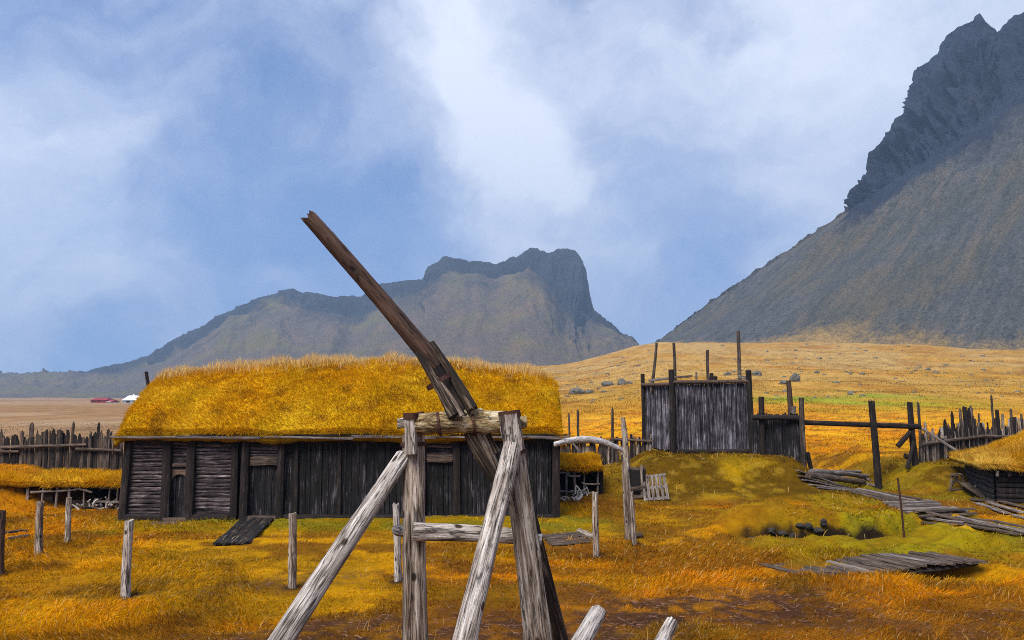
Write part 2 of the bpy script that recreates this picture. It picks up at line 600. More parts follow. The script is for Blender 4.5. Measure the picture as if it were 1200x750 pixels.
def log(name, p0, p1, r0, r1, mat, parent=None, rough=.10, bend=0.0, sides=12, rings=None, tip=None, jag=0.0, square=0.0, roll=None, knots=0):
    """a tapered log from p0 to p1; its own z axis runs along the grain"""
    p0, p1 = Vector(p0), Vector(p1)
    L = (p1 - p0).length
    if roll is None:
        roll = random.uniform(0, 6.28)
    mw = frame_between(p0, p1, roll)
    rings = rings or max(4, min(40, int(L / max(r0, r1) / 1.5)))
    sd = random.randint(0, 9999)
    V, F = [], []
    ph = random.uniform(0, 6.28)
    kn = [(random.uniform(.1, .9), random.randrange(sides), random.uniform(.05, .15)) for _ in range(knots)]
    tt = np.linspace(0, 1, rings + 1)
    aa = np.linspace(0, 2 * math.pi, sides, endpoint=False)
    T, A = np.meshgrid(tt, aa, indexing='ij')
    nzv = fbm3(np.cos(A) * 1.6 + sd, np.sin(A) * 1.6, T * L * 1.3, 3, sd % 97) - .5
    nz2 = fbm3(np.cos(A) * 4 + sd, np.sin(A) * 4, T * L * 1.0, 2, sd % 89) - .5
    for i, t in enumerate(tt):
        r = r0 + (r1 - r0) * t
        cx, cy = bend * math.sin(math.pi * t) * math.cos(ph), bend * math.sin(math.pi * t) * math.sin(ph)
        for j, a in enumerate(aa):
            rr = r * (1 + rough * 1.6 * nzv[i, j] + rough * 1.4 * nz2[i, j])
            if square:
                rr *= 1 + square * (1 / max(abs(math.cos(a)), abs(math.sin(a))) - 1)
            for (kt, kj, ka) in kn:
                w = math.exp(-((t - kt) * L / (r * .6)) ** 2) * math.exp(-(min(abs(j - kj), sides - abs(j - kj)) / 1.1) ** 2)
                rr *= 1 + ka * w
            z = t * L
            if tip and i == rings:
                rr *= .08
            if tip and i == rings - 1:
                z = L - tip
            if jag and i == rings:
                z += jag * random.uniform(-1, 1)
            V.append((cx + rr * math.cos(a), cy + rr * math.sin(a), z))
    for i in range(rings):
        for j in range(sides):
            k = (j + 1) % sides
            F.append((i * sides + j, i * sides + k, (i + 1) * sides + k, (i + 1) * sides + j))
    n = len(V)
    V.append((0, 0, 0)); c = V[rings * sides:rings * sides + sides]
    V.append((sum(q[0] for q in c) / sides, sum(q[1] for q in c) / sides, sum(q[2] for q in c) / sides - (0 if tip else min(r1, .02))))
    for j in range(sides):
        k = (j + 1) % sides
        F.append((k, j, n))
        F.append((rings * sides + j, rings * sides + k, n + 1))
    me = mesh_py(name, V, F)
    if sides > 7:
        me.shade_smooth()
        try:
            me.set_sharp_from_angle(angle=R(50))
        except Exception:
            pass
    return link(name, me, mat, parent, mw)


def plank(name, p0, p1, w, t, mat, parent=None, up=(0, 0, 1), warp=.0, jag=.02, point=0.0, seg=6, taper=1.0):
    """a board from p0 to p1, width w, thickness t; 'up' is the side its broad face looks to"""
    p0, p1 = Vector(p0), Vector(p1)
    L = (p1 - p0).length
    z = (p1 - p0).normalized()
    y = (Vector(up) - z * Vector(up).dot(z)).normalized()
    x = y.cross(z)
    mw = Matrix.Translation(p0) @ Matrix((x, y, z)).transposed().to_4x4()
    V, F = [], []
    ph = random.uniform(0, 6)
    n = 5
    for i in range(seg + 1):
        q = i / seg
        ww = w * (1 + (taper - 1) * q) * (1 + .05 * math.sin(q * 7 + ph))
        dy = warp * math.sin(q * math.pi) + .004 * math.sin(q * 9 + ph)
        dx = .012 * math.sin(q * 4 + ph)
        for k in range(n):
            f = k / (n - 1) - .5
            zz = q * L + (random.uniform(-jag, jag) if i in (0, seg) else 0)
            if point and i == seg:
                zz -= abs(f) * 2 * point
            e = t * (.5 if abs(f) < .45 else .36)
            V.append((dx + f * ww, dy + e, zz))
            V.append((dx + f * ww, dy - e, zz))
    s = 2 * n
    for i in range(seg):
        for k in range(n - 1):
            a, b = i * s + 2 * k, i * s + 2 * k + 2
            F.append((a, a + s, b + s, b))
            F.append((a + 1, b + 1, b + s + 1, a + s + 1))
        F.append((i * s, i * s + 1, i * s + s + 1, i * s + s))
        e = i * s + 2 * (n - 1)
        F.append((e, e + s, e + s + 1, e + 1))
    for k in range(n - 1):
        a = 2 * k
        F.append((a, a + 2, a + 3, a + 1))
        b = seg * s + 2 * k
        F.append((b, b + 1, b + 3, b + 2))
    return link(name, mesh_py(name, V, F), mat, parent, mw)


def ring(name, c, axis, r, w, mat, parent, th=.012):
    c, axis = Vector(c), Vector(axis).normalized()
    mw = frame_between(c - axis * w / 2, c + axis * w / 2)
    V, F = [], []
    n = 20
    for (rr, z) in ((r, 0), (r + th, 0), (r + th, w), (r, w)):
        for j in range(n):
            a = 2 * math.pi * j / n
            V.append((rr * math.cos(a), rr * math.sin(a), z))
    for k in range(4):
        for j in range(n):
            a, b = k * n + j, k * n + (j + 1) % n
            q = (k + 1) % 4
            F.append((a, b, q * n + (j + 1) % n, q * n + j))
    return link(name, mesh_py(name, V, F), mat, parent, mw)


class MB:
    def __init__(s):
        s.V, s.F, s.T = [], [], []

    def box(s, x0, x1, y0, y1, z0, z1, j=0.0, tint=0.0, ch=0.0):
        b = len(s.V)
        for (x, y, z) in ((x0, y0, z0), (x1, y0, z0), (x1, y1, z0), (x0, y1, z0), (x0, y0, z1), (x1, y0, z1), (x1, y1, z1), (x0, y1, z1)):
            s.V.append((x + random.uniform(-j, j), y + random.uniform(-j, j) * .3, z + random.uniform(-j, j)))
            s.T.append(tint)
        for f in ((0, 3, 2, 1), (4, 5, 6, 7), (0, 1, 5, 4), (1, 2, 6, 5), (2, 3, 7, 6), (3, 0, 4, 7)):
            s.F.append(tuple(b + k for k in f))

    def hlog(s, x0, x1, zc, hh, yf, tint=0.0, seg=8):
        """a half-round log lying along x, bulging to -y"""
        b = len(s.V)
        prof = [(0.05, -1), (-.028, -.72), (-.042, 0), (-.028, .72), (.05, 1)]
        ph = random.uniform(0, 9)
        for i in range(seg + 1):
            q = i / seg
            wob = .10 * math.sin(q * 5 + ph) + .07 * math.sin(q * 13 + ph * 2)
            for (y, z) in prof:
                s.V.append((x0 + (x1 - x0) * q, yf + y * (1 + .2 * math.sin(q * 6 + ph)), zc + hh * (z + wob)))
                s.T.append(tint)
        n = len(prof)
        for i in range(seg):
            for k in range(n - 1):
                a = b + i * n + k
                s.F.append((a, a + n, a + n + 1, a + 1))

    def build(s, name, mat, parent):
        return link(name, mesh_py(name, s.V, s.F, s.T), mat, parent)


# ------------------------------------------------------------------ grass blades
def unit(v):
    return v / np.maximum(np.linalg.norm(v, axis=1, keepdims=True), 1e-9)


def blade_mesh(name, P, D, L, Wd, C, droop=.35):
    n = len(P)
    D = unit(D)
    a = rng.uniform(0, 2 * np.pi, n)
    rnd = np.stack([np.cos(a), np.sin(a), np.zeros(n)], 1)
    S = unit(np.cross(D, rnd + 1e-4))
    hor = np.stack([D[:, 0], D[:, 1], np.zeros(n)], 1)
    P1 = P + D * (L * .55)[:, None]
    P2 = P + D * (L * .95)[:, None] + hor * (L * droop * .5)[:, None] - np.array([0, 0, 1]) * (L * droop * .35)[:, None]
    V = np.stack([P - S * Wd[:, None] * .5, P + S * Wd[:, None] * .5, P1 + S * Wd[:, None] * .42, P1 - S * Wd[:, None] * .42, P2], 1).reshape(-1, 3)
    i = np.arange(n) * 5
    quads = np.stack([i, i + 1, i + 2, i + 3], 1)
    tris = np.stack([i + 3, i + 2, i + 4], 1)
    k = np.array([.62, .62, .95, .95, 1.15])
    k = np.ones(5)
    col = (C[:, None, :] * k[None, :, None]).reshape(-1, 3)
    return mesh_np(name, V, quads, tris, col)


ORANGE = np.array([.62, .232, .002]); GOLD = np.array([.68, .33, .004]); LEAFY = np.array([.34, .23, .004])
BROWN = np.array([.21, .08, .008]); MUD = np.array([.075, .034, .022]); TAN = np.array([.38, .235, .075])
GREEN = np.array([.20, .26, .02]); PALE = np.array([.66, .50, .24]); RUSSET = np.array([.34, .15, .045])


def lerp(a, b, f):
    return a + (b - a) * f[..., None]


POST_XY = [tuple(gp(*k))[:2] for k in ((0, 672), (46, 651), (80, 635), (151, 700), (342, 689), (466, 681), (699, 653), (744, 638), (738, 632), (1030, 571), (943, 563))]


def mud_mask(x, y):
    n = fbm(x * .8, y * .8, 4, 61) - .5
    m = (1 - ss(.7, 2.1, np.abs(y - 11.3 - .27 * (x + 2)) + n * 3.0)) * ss(-5.2, -3.0, x) * (1 - ss(4.0, 7.0, x))
    m2 = (1 - ss(.3, 1.0, seg_dist(x, y, -6.5, 13.4, -1.8, 14.8) + n * 1.2)) * .55
    m3 = (1 - ss(.5, 1.2, seg_dist(x, y, 4.6, 11.8, 8.2, 11.4) + n * 2.0)) * .6
    sp = ss(.34, .58, fbm(x * 4.5, y * 4.5, 3, 63))
    return np.clip(np.maximum(np.maximum(m * (.35 + .65 * sp), m2 * sp), m3 * sp), 0, 1)


def gcol(x, y):
    """the ground colour at a place, with painted contact shade at post feet"""
    x, y = np.broadcast_arrays(np.asarray(x, float), np.asarray(y, float))
    n1, n2, n3 = fbm(x * .22, y * .22, 4, 71), fbm(x * 1.1, y * 1.1, 4, 72), fbm(x * .06, y * .06, 4, 73)
    c = lerp(np.broadcast_to(ORANGE, x.shape + (3,)), GOLD, ss(.40, .66, n1))
    c = lerp(c, BROWN, .8 * ss(.50, .66, n2))
    c = lerp(c, BROWN * np.array([1.25, 1.25, 1]), .75 * ss(.50, .62, fbm(x * .28 + 7, y * .75, 4, 76)) * (1 - ss(30, 60, y)))
    c = lerp(c, np.array([.36, .185, .004]), .5 * ss(.50, .64, fbm(x * .5 + 3, y * .9, 4, 86)) * (1 - ss(26, 40, y)))
    gr = ss(3.5, 8, x) * ss(12, 15, y) * (1 - ss(28, 36, y)) * ss(.42, .60, fbm(x * .45, y * .45, 3, 74))
    gr = np.maximum(gr, .9 * (1 - ss(.6, 1.5, np.abs(y - 20.3))) * ss(-11, -9, x) * (1 - ss(1.5, 3.5, x)))
    gr = np.maximum(gr, .7 * ss(2.5, 4, x) * (1 - ss(10, 12, x)) * ss(24, 26, y) * (1 - ss(32, 36, y)))
    mo = ss(2.5, 4, x) * (1 - ss(10, 12, x)) * ss(24, 25.5, y) * (1 - ss(30, 34, y)) + ss(12.8, 14, x) * (1 - ss(27, 30, x)) * ss(26, 27, y) * (1 - ss(30, 33, y))
    c = lerp(c, LEAFY, .8 * gr)
    c = lerp(c, np.array([.13, .066, .003]), .88 * np.clip(mo, 0, 1) * ss(.30, .46, fbm(x * .8, y * .8, 4, 82)))
    c = lerp(c, np.array([.42, .25, .02]), .6 * np.clip(mo, 0, 1) * ss(.54, .68, fbm(x * 2.6, y * 2.6, 4, 83)))
    c = lerp(c, GREEN, .35 * gr * (1 - np.clip(mo, 0, 1)) * ss(.5, .65, n2))
    c = lerp(c, np.array([.44, .335, .006]), .60 * lumps(x, y) * ss(.25, .5, fbm(x * 3.1, y * 3.1, 3, 84)))
    for (px_, py_) in POST_XY:  # contact shade put into the ground colour round each post foot
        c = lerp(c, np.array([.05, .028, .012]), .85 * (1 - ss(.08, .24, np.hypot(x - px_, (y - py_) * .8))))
    c = lerp(c, MUD, .85 * mud_mask(x, y))
    # distance: the far pastures
    fl0 = 1 - ss(-.40, -.15, x / np.maximum(y, 1))
    far = np.maximum(ss(45, 130, y), fl0 * ss(30, 48, y))
    fl = ss(-.2, -.36, x / np.maximum(y, 1)) if False else 1 - ss(-.40, -.15, x / np.maximum(y, 1))
    farc = lerp(np.broadcast_to(np.array([.37, .195, .035]), x.shape + (3,)), TAN, ss(.38, .62, fbm(x * .03, y * .03, 5, 75)))
    farc = lerp(farc, np.array([.38, .20, .018]), (1 - ss(120, 260, y)) * .7)
    farc = lerp(farc, BROWN * 1.2, .6 * ss(.56, .70, fbm(x * .09, y * .05, 5, 77, .62)))
    farc = lerp(farc, GREEN * .9, .9 * (1 - ss(8, 30, np.abs(y - 112 - .15 * (x - 50)))) * ss(24, 40, x) * (1 - ss(52, 66, x)) * ss(.35, .55, fbm(x * .08, y * .08, 3, 79)))
    leftc = lerp(np.broadcast_to(np.array([.26, .145, .065]), x.shape + (3,)), np.array([.31, .20, .11]), ss(.4, .6, fbm(x * .02, y * .02, 4, 78)))
    farc = lerp(farc, leftc, fl)
    farc = farc * (.62 + .76 * fbm(x * .30, y * .12, 4, 80, .6))[..., None]
    c = lerp(c, farc, far)
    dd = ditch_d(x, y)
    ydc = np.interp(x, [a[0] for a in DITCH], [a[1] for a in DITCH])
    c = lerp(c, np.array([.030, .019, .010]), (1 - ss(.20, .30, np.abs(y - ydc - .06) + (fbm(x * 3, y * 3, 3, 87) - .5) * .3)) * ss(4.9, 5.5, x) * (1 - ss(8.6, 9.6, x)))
    return c


# ------------------------------------------------------------------ ground
ang = np.concatenate([np.arange(-180, -44, 4.0), np.arange(-44, 44.01, .2), np.arange(48, 180, 4.0)])
rad = np.concatenate([[0.0], np.geomspace(.8, 7, 50)[:-1], np.geomspace(7, 45, 480)[:-1], np.geomspace(45, 3600, 260)])
A, Rr = np.meshgrid(np.radians(ang), rad, indexing='ij')
gx, gy = np.sin(A) * Rr, np.cos(A) * Rr
gz = terrain(gx, gy)
na, nr = A.shape
idx = np.arange(na * nr).reshape(na, nr)
a0, a1 = idx, np.roll(idx, -1, 0)
q = np.stack([a0[:, 1:-1], a0[:, 2:], a1[:, 2:], a1[:, 1:-1]], -1).reshape(-1, 4)
t_ = np.stack([a0[:, 0], a0[:, 1], a1[:, 1]], -1).reshape(-1, 3)
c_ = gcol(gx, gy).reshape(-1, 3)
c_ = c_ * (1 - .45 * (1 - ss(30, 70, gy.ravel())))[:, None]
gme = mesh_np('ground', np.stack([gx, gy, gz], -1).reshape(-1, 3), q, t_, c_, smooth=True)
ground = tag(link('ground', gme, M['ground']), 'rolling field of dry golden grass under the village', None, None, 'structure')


# ------------------------------------------------------------------ mountains
def resample(pts, n):
    pts = np.asarray(pts, float)
    d = np.concatenate([[0], np.cumsum(np.linalg.norm(np.diff(pts, axis=0), axis=1))])
    s = np.linspace(0, d[-1], n)
    return np.stack([np.interp(s, d, pts[:, k]) for k in range(3)], 1)


def loft(name, rows, sub, key, amps, cliff, scale, seed, crag=1.0, gully=.0, calm=None, rib=0.0, ribf=40, ribseg=3):
    """rows: matched point lists from the foot over the crest to the back; sub: steps between them"""
    G, AM, CL, RB = [], [], [], []
    for i in range(len(rows) - 1):
        for k in range(sub[i]):
            f = k / sub[i]
            G.append(rows[i] * (1 - f) + rows[i + 1] * f)
            RB.append(math.sin(math.pi * f) if i == ribseg else (.5 * math.sin(math.pi * f) * .5 if i == ribseg - 1 else 0.0))
            AM.append(amps[i] * (1 - f) + amps[i + 1] * f)
            CL.append(cliff[i] * (1 - f) + cliff[i + 1] * f)
    RB.append(0.0); G.append(rows[-1]); AM.append(amps[-1]); CL.append(cliff[-1])
    G = np.array(G); AM = np.array(AM)[:, None]; CL = np.array(CL)[:, None]
    du, dv = np.gradient(G, axis=1), np.gradient(G, axis=0)
    N = np.cross(du, dv)
    N /= np.maximum(np.linalg.norm(N, axis=2, keepdims=True), 1e-6)
    x, y, z = [G[..., k] / scale for k in range(3)]
    n = fbm3(x, y, z, 6, seed, .55) - .5
    rid = 1 - np.abs(2 * fbm3(x * .8 + 5, y * .8, z * .35, 5, seed + 3, .55) - 1) * 2.2
    cr = fbm3(x * 2.6, y * 2.6, z * 1.1, 5, seed + 9, .62) - .5
    jag = fbm3(x * 9, y * 9, z * 5, 4, seed + 15, .65) - .5
    led = 1 - np.abs(2 * fbm3(x * 3.1, y * 3.1, z * .7, 4, seed + 19, .55) - 1) * 2.4
    s = np.arange(G.shape[1])[None, :] / G.shape[1]
    gu = fbm(s * 70 + n * 1.5, np.linspace(0, 1, G.shape[0])[:, None] * 2.0, 4, seed + 5, .6) - .5
    CLn = np.clip(CL + n * .9 * (CL > .02) * (CL < .98), 0, 1)
    disp = AM * (n * 1.5 + gu * gully) + AM * CLn * crag * ((rid - .62) * .9 + cr * 1.4 + jag * .35 + (led - .6) * .6)
    tv = np.linspace(0, 1, G.shape[0])[:, None]
    rb1 = 1 - np.abs(2 * fbm(s * ribf + n * 1.2, tv * 6, 3, seed + 23, .5) - 1) * 3.0
    rb2 = 1 - np.abs(2 * fbm(s * ribf * 2.7 + n * 1.5, tv * 16, 3, seed + 29, .5) - 1) * 3.0
    disp = disp + rib * np.array(RB)[:, None] * ((rb1 - .5) + .5 * (rb2 - .5))
    if calm is not None:
        disp = disp * calm[None, :]
    G = G + N * disp[..., None]
    return G, CLn


def grid_mesh(name, G, cl, mat):
    a, b = G.shape[:2]
    idx = np.arange(a * b).reshape(a, b)
    q = np.stack([idx[:-1, :-1], idx[:-1, 1:], idx[1:, 1:], idx[1:, :-1]], -1).reshape(-1, 4)
    me = mesh_np(name, G.reshape(-1, 3), q)
    at_ = me.attributes.new('rock', 'FLOAT', 'POINT')
    at_.data.foreach_set('value', np.broadcast_to(cl, (a, b)).astype(np.float32).ravel())
    fl = np.linspace(0, 1, b)[None, :].repeat(a, 0)
    at2 = me.attributes.new('fall', 'FLOAT', 'POINT'); at2.data.foreach_set('value', fl.astype(np.float32).ravel())
    dn = np.linspace(0, 1, a)[:, None].repeat(b, 1)
    at3 = me.attributes.new('down', 'FLOAT', 'POINT'); at3.data.foreach_set('value', dn.astype(np.float32).ravel())
    return me


def mountain_mat(name, cliffc, screec, screed, mossc, tanc, falls=90, moss=.5, nsc=.012, grassc=(.30, .19, .06), grain=.5):
    m, nt, p, o = nodes_mat(name)

    def att(n):
        a = nt.nodes.new('ShaderNodeAttribute'); a.attribute_name = n
        return a.outputs['Fac']
    rock, fall, down = att('rock'), att('fall'), att('down')
    tcn = nt.nodes.new('ShaderNodeTexCoord')
    comb = nt.nodes.new('ShaderNodeCombineXYZ')
    nt.links.new(mmath(nt, 'MULTIPLY', fall, falls), comb.inputs[0])
    nt.links.new(mmath(nt, 'MULTIPLY', down, 7), comb.inputs[1])
    st = noise(nt, comb.outputs[0], 1.0, 8, .68, .5)
    fine = noise(nt, tcn.outputs['Object'], nsc * 18, 9, .75)
    med = noise(nt, tcn.outputs['Object'], nsc, 6, .6, .4)
    f = mmath(nt, 'ADD', mmath(nt, 'MULTIPLY', st, .5), mmath(nt, 'MULTIPLY', fine, .5))
    scree = ramp(nt, f, [(.36, screed), (.60, screec)])
    scree = cmix(nt, mmath(nt, 'MULTIPLY', ramp(nt, mmath(nt, 'ADD', mmath(nt, 'MULTIPLY', st, .6), mmath(nt, 'MULTIPLY', med, .4)), [(.50, (0, 0, 0)), (.64, (1, 1, 1))]), .75), scree, tanc)
    scree = cmix(nt, mmath(nt, 'MULTIPLY', ramp(nt, mmath(nt, 'ADD', mmath(nt, 'MULTIPLY', med, .75), mmath(nt, 'MULTIPLY', fine, .25)), [(.46, (0, 0, 0)), (.60, (1, 1, 1))]), moss), scree, mossc)
    gf = mmath(nt, 'ADD', mmath(nt, 'MULTIPLY', med, .22), mmath(nt, 'MULTIPLY', fine, .12))
    gm = ramp(nt, mmath(nt, 'SUBTRACT', mmath(nt, 'ADD', gf, 0.0), mmath(nt, 'MULTIPLY', down, 1.0)), [(.115, (0, 0, 0)), (.165, (1, 1, 1))])
    scree = cmix(nt, gm, scree, grassc)
    lo = tuple(k * .3 for k in cliffc)
    cl = ramp(nt, mmath(nt, 'ADD', mmath(nt, 'MULTIPLY', fine, .5), mmath(nt, 'MULTIPLY', med, .5)), [(.36, lo), (.64, cliffc)])
    spk = noise(nt, tcn.outputs['Object'], grain, 3, .8)
    sp_ = ramp(nt, spk, [(.34, (.58,) * 3), (.50, (1.0,) * 3), (.66, (1.42,) * 3)])
    scree = cmix(nt, 1.0, scree, sp_, 'MULTIPLY')
    cl = cmix(nt, .7, cl, sp_, 'MULTIPLY')
    c = cmix(nt, ramp(nt, rock, [(.30, (0, 0, 0)), (.55, (1, 1, 1))]), scree, cl)
    nt.links.new(c, p.inputs['Base Color'])
    p.inputs['Roughness'].default_value = .95
    b = nt.nodes.new('ShaderNodeBump')
    b.inputs['Strength'].default_value = .8
    b.inputs['Distance'].default_value = 7.0
    nt.links.new(fine, b.inputs['Height'])
    nt.links.new(b.outputs[0], p.inputs['Normal'])
    return m


def prof(tab, u):
    t = np.asarray(tab, float)
    return [np.interp(u, t[:, 0], t[:, k]) for k in range(1, t.shape[1])]


def pts(us, vs, Ys):
    return np.array([at(u, v, Y) for u, v, Y in zip(us, vs, Ys)], float)


# the far table mountain
HILL = [(-500, 462), (-250, 458), (0, 446), (50, 440), (100, 433), (140, 424), (175, 415), (200, 400), (240, 378), (280, 360), (320, 343),
        (340, 337), (362, 343), (390, 348), (420, 347), (445, 335), (480, 328), (496, 324), (500, 311), (520, 300), (555, 303), (580, 307),
        (600, 300), (625, 293), (649, 297), (654, 292), (675, 293), (684, 304), (690, 330), (695, 363), (720, 383), (750, 405), (790, 425), (830, 445)]
hk = np.array(HILL, float)
hs = np.concatenate([[0], np.cumsum(np.hypot(np.diff(hk[:, 0]), np.diff(hk[:, 1])))])
NS = 900
s_ = np.linspace(0, hs[-1], NS)
hu, hv = np.interp(s_, hs, hk[:, 0]), np.interp(s_, hs, hk[:, 1])
rY = np.interp(hu, [-500, 200, 600, 690, 700, 830], [2300, 1950, 1750, 1700, 1700, 1650])
bY = np.interp(hu, [-500, 200, 600, 830], [1500, 1250, 1150, 1150])
bu = np.interp(hu, [-500, 0, 400, 600, 690, 697, 760, 830], [-560, -40, 370, 590, 690, 715, 760, 800])
bv = np.interp(hu, [-500, 0, 200, 400, 600, 690, 830], [470, 469, 466, 455, 437, 428, 428])
cf = np.interp(hu, [-500, 0, 180, 320, 480, 520, 600, 640, 670, 690, 698, 720, 830], [6, 7, 14, 17, 22, 26, 20, 30, 60, 50, 14, 4, 3])
cu = hu + np.interp(hu, [600, 660, 690, 697, 710], [0, -5, -14, -10, 0])
ridge = pts(hu, hv, rY)
cf = cf * (.35 + 1.5 * fbm(s_ * .018, s_ * 0 + 3, 4, 151))
foot = pts(cu, np.minimum(hv + cf, 436), rY - np.interp(hu, [0, 500, 680, 698, 720], [90, 80, 90, 60, 20]))
mid = foot * .48 + pts(bu, bv, bY) * .52
mid[:, 2] -= 14
base = pts(bu, bv, bY)
low = base.copy(); low[:, 1] -= 160; low[:, 2] -= 45
back = ridge.copy(); back[:, 1] += 700; back[:, 2] = -60
backm = ridge.copy(); backm[:, 1] += 90; backm[:, 2] -= 6
G, CLn = loft('hill', [low, base, mid, foot, ridge, backm, back], [4, 50, 50, 22, 6, 12], None, [2, 6, 13, 11, 7.5, 6, 4], [0, 0, .0, .36, 1, 1, .3], 110, 11, 1.0, 1.3, None, 20.0, 36)
hm = grid_mesh('hill', G, CLn, None)
M['hill'] = mountain_mat('table_mountain_rock', (.030, .034, .038), (.122, .088, .058), (.065, .050, .034), (.120, .104, .022), (.185, .086, .055), 60, .8, .006, grain=.3)
hill = tag(link('hill', hm, M['hill']), 'long far table mountain with a rocky crest behind the turf longhouse', None, None, 'structure')

# the near scree mountain
RID = [(700, 432, 1120), (765, 403, 1050), (830, 356, 960), (900, 309, 900), (960, 268, 860), (990, 248, 840), (995, 240, 836), (997, 226, 832), (1018, 206, 822), (1019, 180, 818), (1038, 158, 808),
       (1056, 136, 802), (1073, 117, 795), (1073, 84, 792), (1100, 60, 780), (1114, 37, 775), (1147, 18, 765), (1163, 38, 760), (1185, 24, 750), (1200, 14, 745), (1290, -60, 730),
       (1420, -150, 710), (1600, -210, 700), (1900, -160, 700), (2200, 60, 700)]
CFT = [(700, 433, 1118), (765, 404, 1045), (830, 358, 955), (900, 311, 890), (960, 271, 848), (990, 250, 828), (996, 246, 822), (1000, 243, 812), (1022, 231, 798), (1034, 222, 790), (1056, 208, 778),
       (1070, 199, 770), (1086, 188, 760), (1096, 181, 752), (1117, 167, 738), (1130, 158, 728), (1156, 139, 716), (1170, 129, 706), (1188, 115, 696), (1200, 106, 690), (1290, 40, 650),
       (1420, -40, 620), (1600, -80, 600), (1900, -60, 600), (2200, 120, 620)]
BAS = [(690, 436, 1110), (750, 410, 1035), (775, 405, 930), (792, 404, 850), (806, 404, 790), (818, 404, 755), (824, 404, 745), (828, 404, 740), (845, 403, 725), (856, 403, 712), (875, 402, 695),
       (890, 402, 680), (905, 402, 664), (915, 402, 652), (935, 402, 635), (950, 403, 620), (980, 404, 600), (1000, 405, 585), (1020, 406, 570), (1040, 408, 558), (1130, 412, 505),
       (1280, 416, 450), (1480, 420, 400), (1800, 424, 380), (2150, 430, 400)]


def rows3(tab, nper):
    P = np.array([at(*k) for k in tab], float)
    d = np.array([at(*k) for k in RID], float)
    dd = np.concatenate([[0], np.cumsum(np.linalg.norm(np.diff(d, axis=0), axis=1))])
    s = np.linspace(0, dd[-1], nper)
    return np.stack([np.interp(s, dd, P[:, k]) for k in range(3)], 1)


NR = 900
r_, c2, b_ = rows3(RID, NR), rows3(CFT, NR), rows3(BAS, NR)
low = b_.copy(); low[:, 1] -= 90; low[:, 2] -= 30
mid = c2 * .5 + b_ * .5
mid[:, 2] -= 8
bk = r_.copy(); bk[:, 0] += 60; bk[:, 1] += 60
bk2 = r_.copy(); bk2[:, 0] += 260; bk2[:, 1] += 520; bk2[:, 2] = -40
wcl = np.interp(r_[:, 2], [0, at(995, 244, 836).z - 4, at(1000, 225, 830).z], [0, 0, 1])
G, CLn = loft('mountain', [low, b_, mid, c2, r_, bk, bk2], [4, 90, 90, 70, 6, 12], None, [1.0, 1.8, 3.4, 5.0, 6.0, 6, 8], [0, 0, 0, .6, 1, 1, .3], 60, 31, 1.2, .9, .22 + .78 * wcl, 24.0, 60)
CLn = CLn * wcl[None, :]
mm = grid_mesh('mountain', G, CLn, None)
M['mount'] = mountain_mat('scree_and_crag', (.020, .028, .052), (.092, .094, .090), (.036, .038, .039), (.080, .074, .028), (.155, .102, .064), 75, .4, .008)
mountain = tag(link('mountain', mm, M['mount']), 'steep grey scree mountain with dark crags on the right', None, None, 'structure')

# ------------------------------------------------------------------ the longhouse
hA = gp(142, 609); hB = gp(656, 605)
hA.z = hB.z = 0.0
LH = (hB - hA).length
hrz = math.atan2(hB.y - hA.y, hB.x - hA.x)
house = root('longhouse', 'long low house of dark tarred timber under a thick golden turf roof', 'house', hA, hrz)
hn = Vector((-math.sin(hrz), math.cos(hrz), 0))
hd = Vector((math.cos(hrz), math.sin(hrz), 0))


def hxz(u, v, yoff=0.0):
    """photo point on the front wall plane -> house x, z"""
    d = pixdir(u, v)
    o = Vector((0, 0, H))
    t = ((hA + hn * yoff) - o).dot(hn) / d.dot(hn)
    p = o + d * t - hA
    return p.dot(hd), p.z


def HX(u): return hxz(u, 560)[0]
def HP(x, y, z): return hA + hd * x + hn * y + Vector((0, 0, z))


EZ = hxz(400, 514)[1]       # wall top
DEP = 6.8
mb = MB()
mb.box(.1, LH - .1, .10, DEP - .1, -.2, EZ - .02)
mb.build('wall_core', M['black'], house)


def log_panel(u0, u1, z0, z1):
    mb = MB(); x0, x1 = HX(u0), HX(u1)
    z = z0
    while z < z1 - .03:
        hgt = random.uniform(.075, .135)
        hgt = min(hgt, z1 - z)
        mb.hlog(x0, x1, z + hgt / 2, hgt * .53, .03 + random.uniform(-.012, .012), random.uniform(-.3, .3))
        z += hgt
    return mb.build('log_wall', M['tarx'], house)


def board_panel(u0, u1, z0, z1):
    mb = MB(); x, x1 = HX(u0), HX(u1)
    while x < x1 - .02:
        w = min(random.uniform(.11, .20), x1 - x)
        y = random.uniform(-.03, .02)
        lean = random.uniform(-.01, .01)
        b = len(mb.V)
        mb.box(x + .004, x + w - .007, y, y + .05, z0 + random.uniform(-.03, .01), z1 - random.uniform(0, .05), .006, random.choice((-.4, -.2, 0, .2, .4, .9)))
        x += w
    return mb.build('board_wall', M['tar'], house)


def hpost(u, w, v0=None, z1=None, mat='frame', y=-.05, lean=0.0):
    x = HX(u)
    return log('post', HP(x, y, -.25), HP(x + lean, y, z1 or EZ), w, w * .92, M[mat], house, .07, .0, 10, 10, square=.6, roll=0)


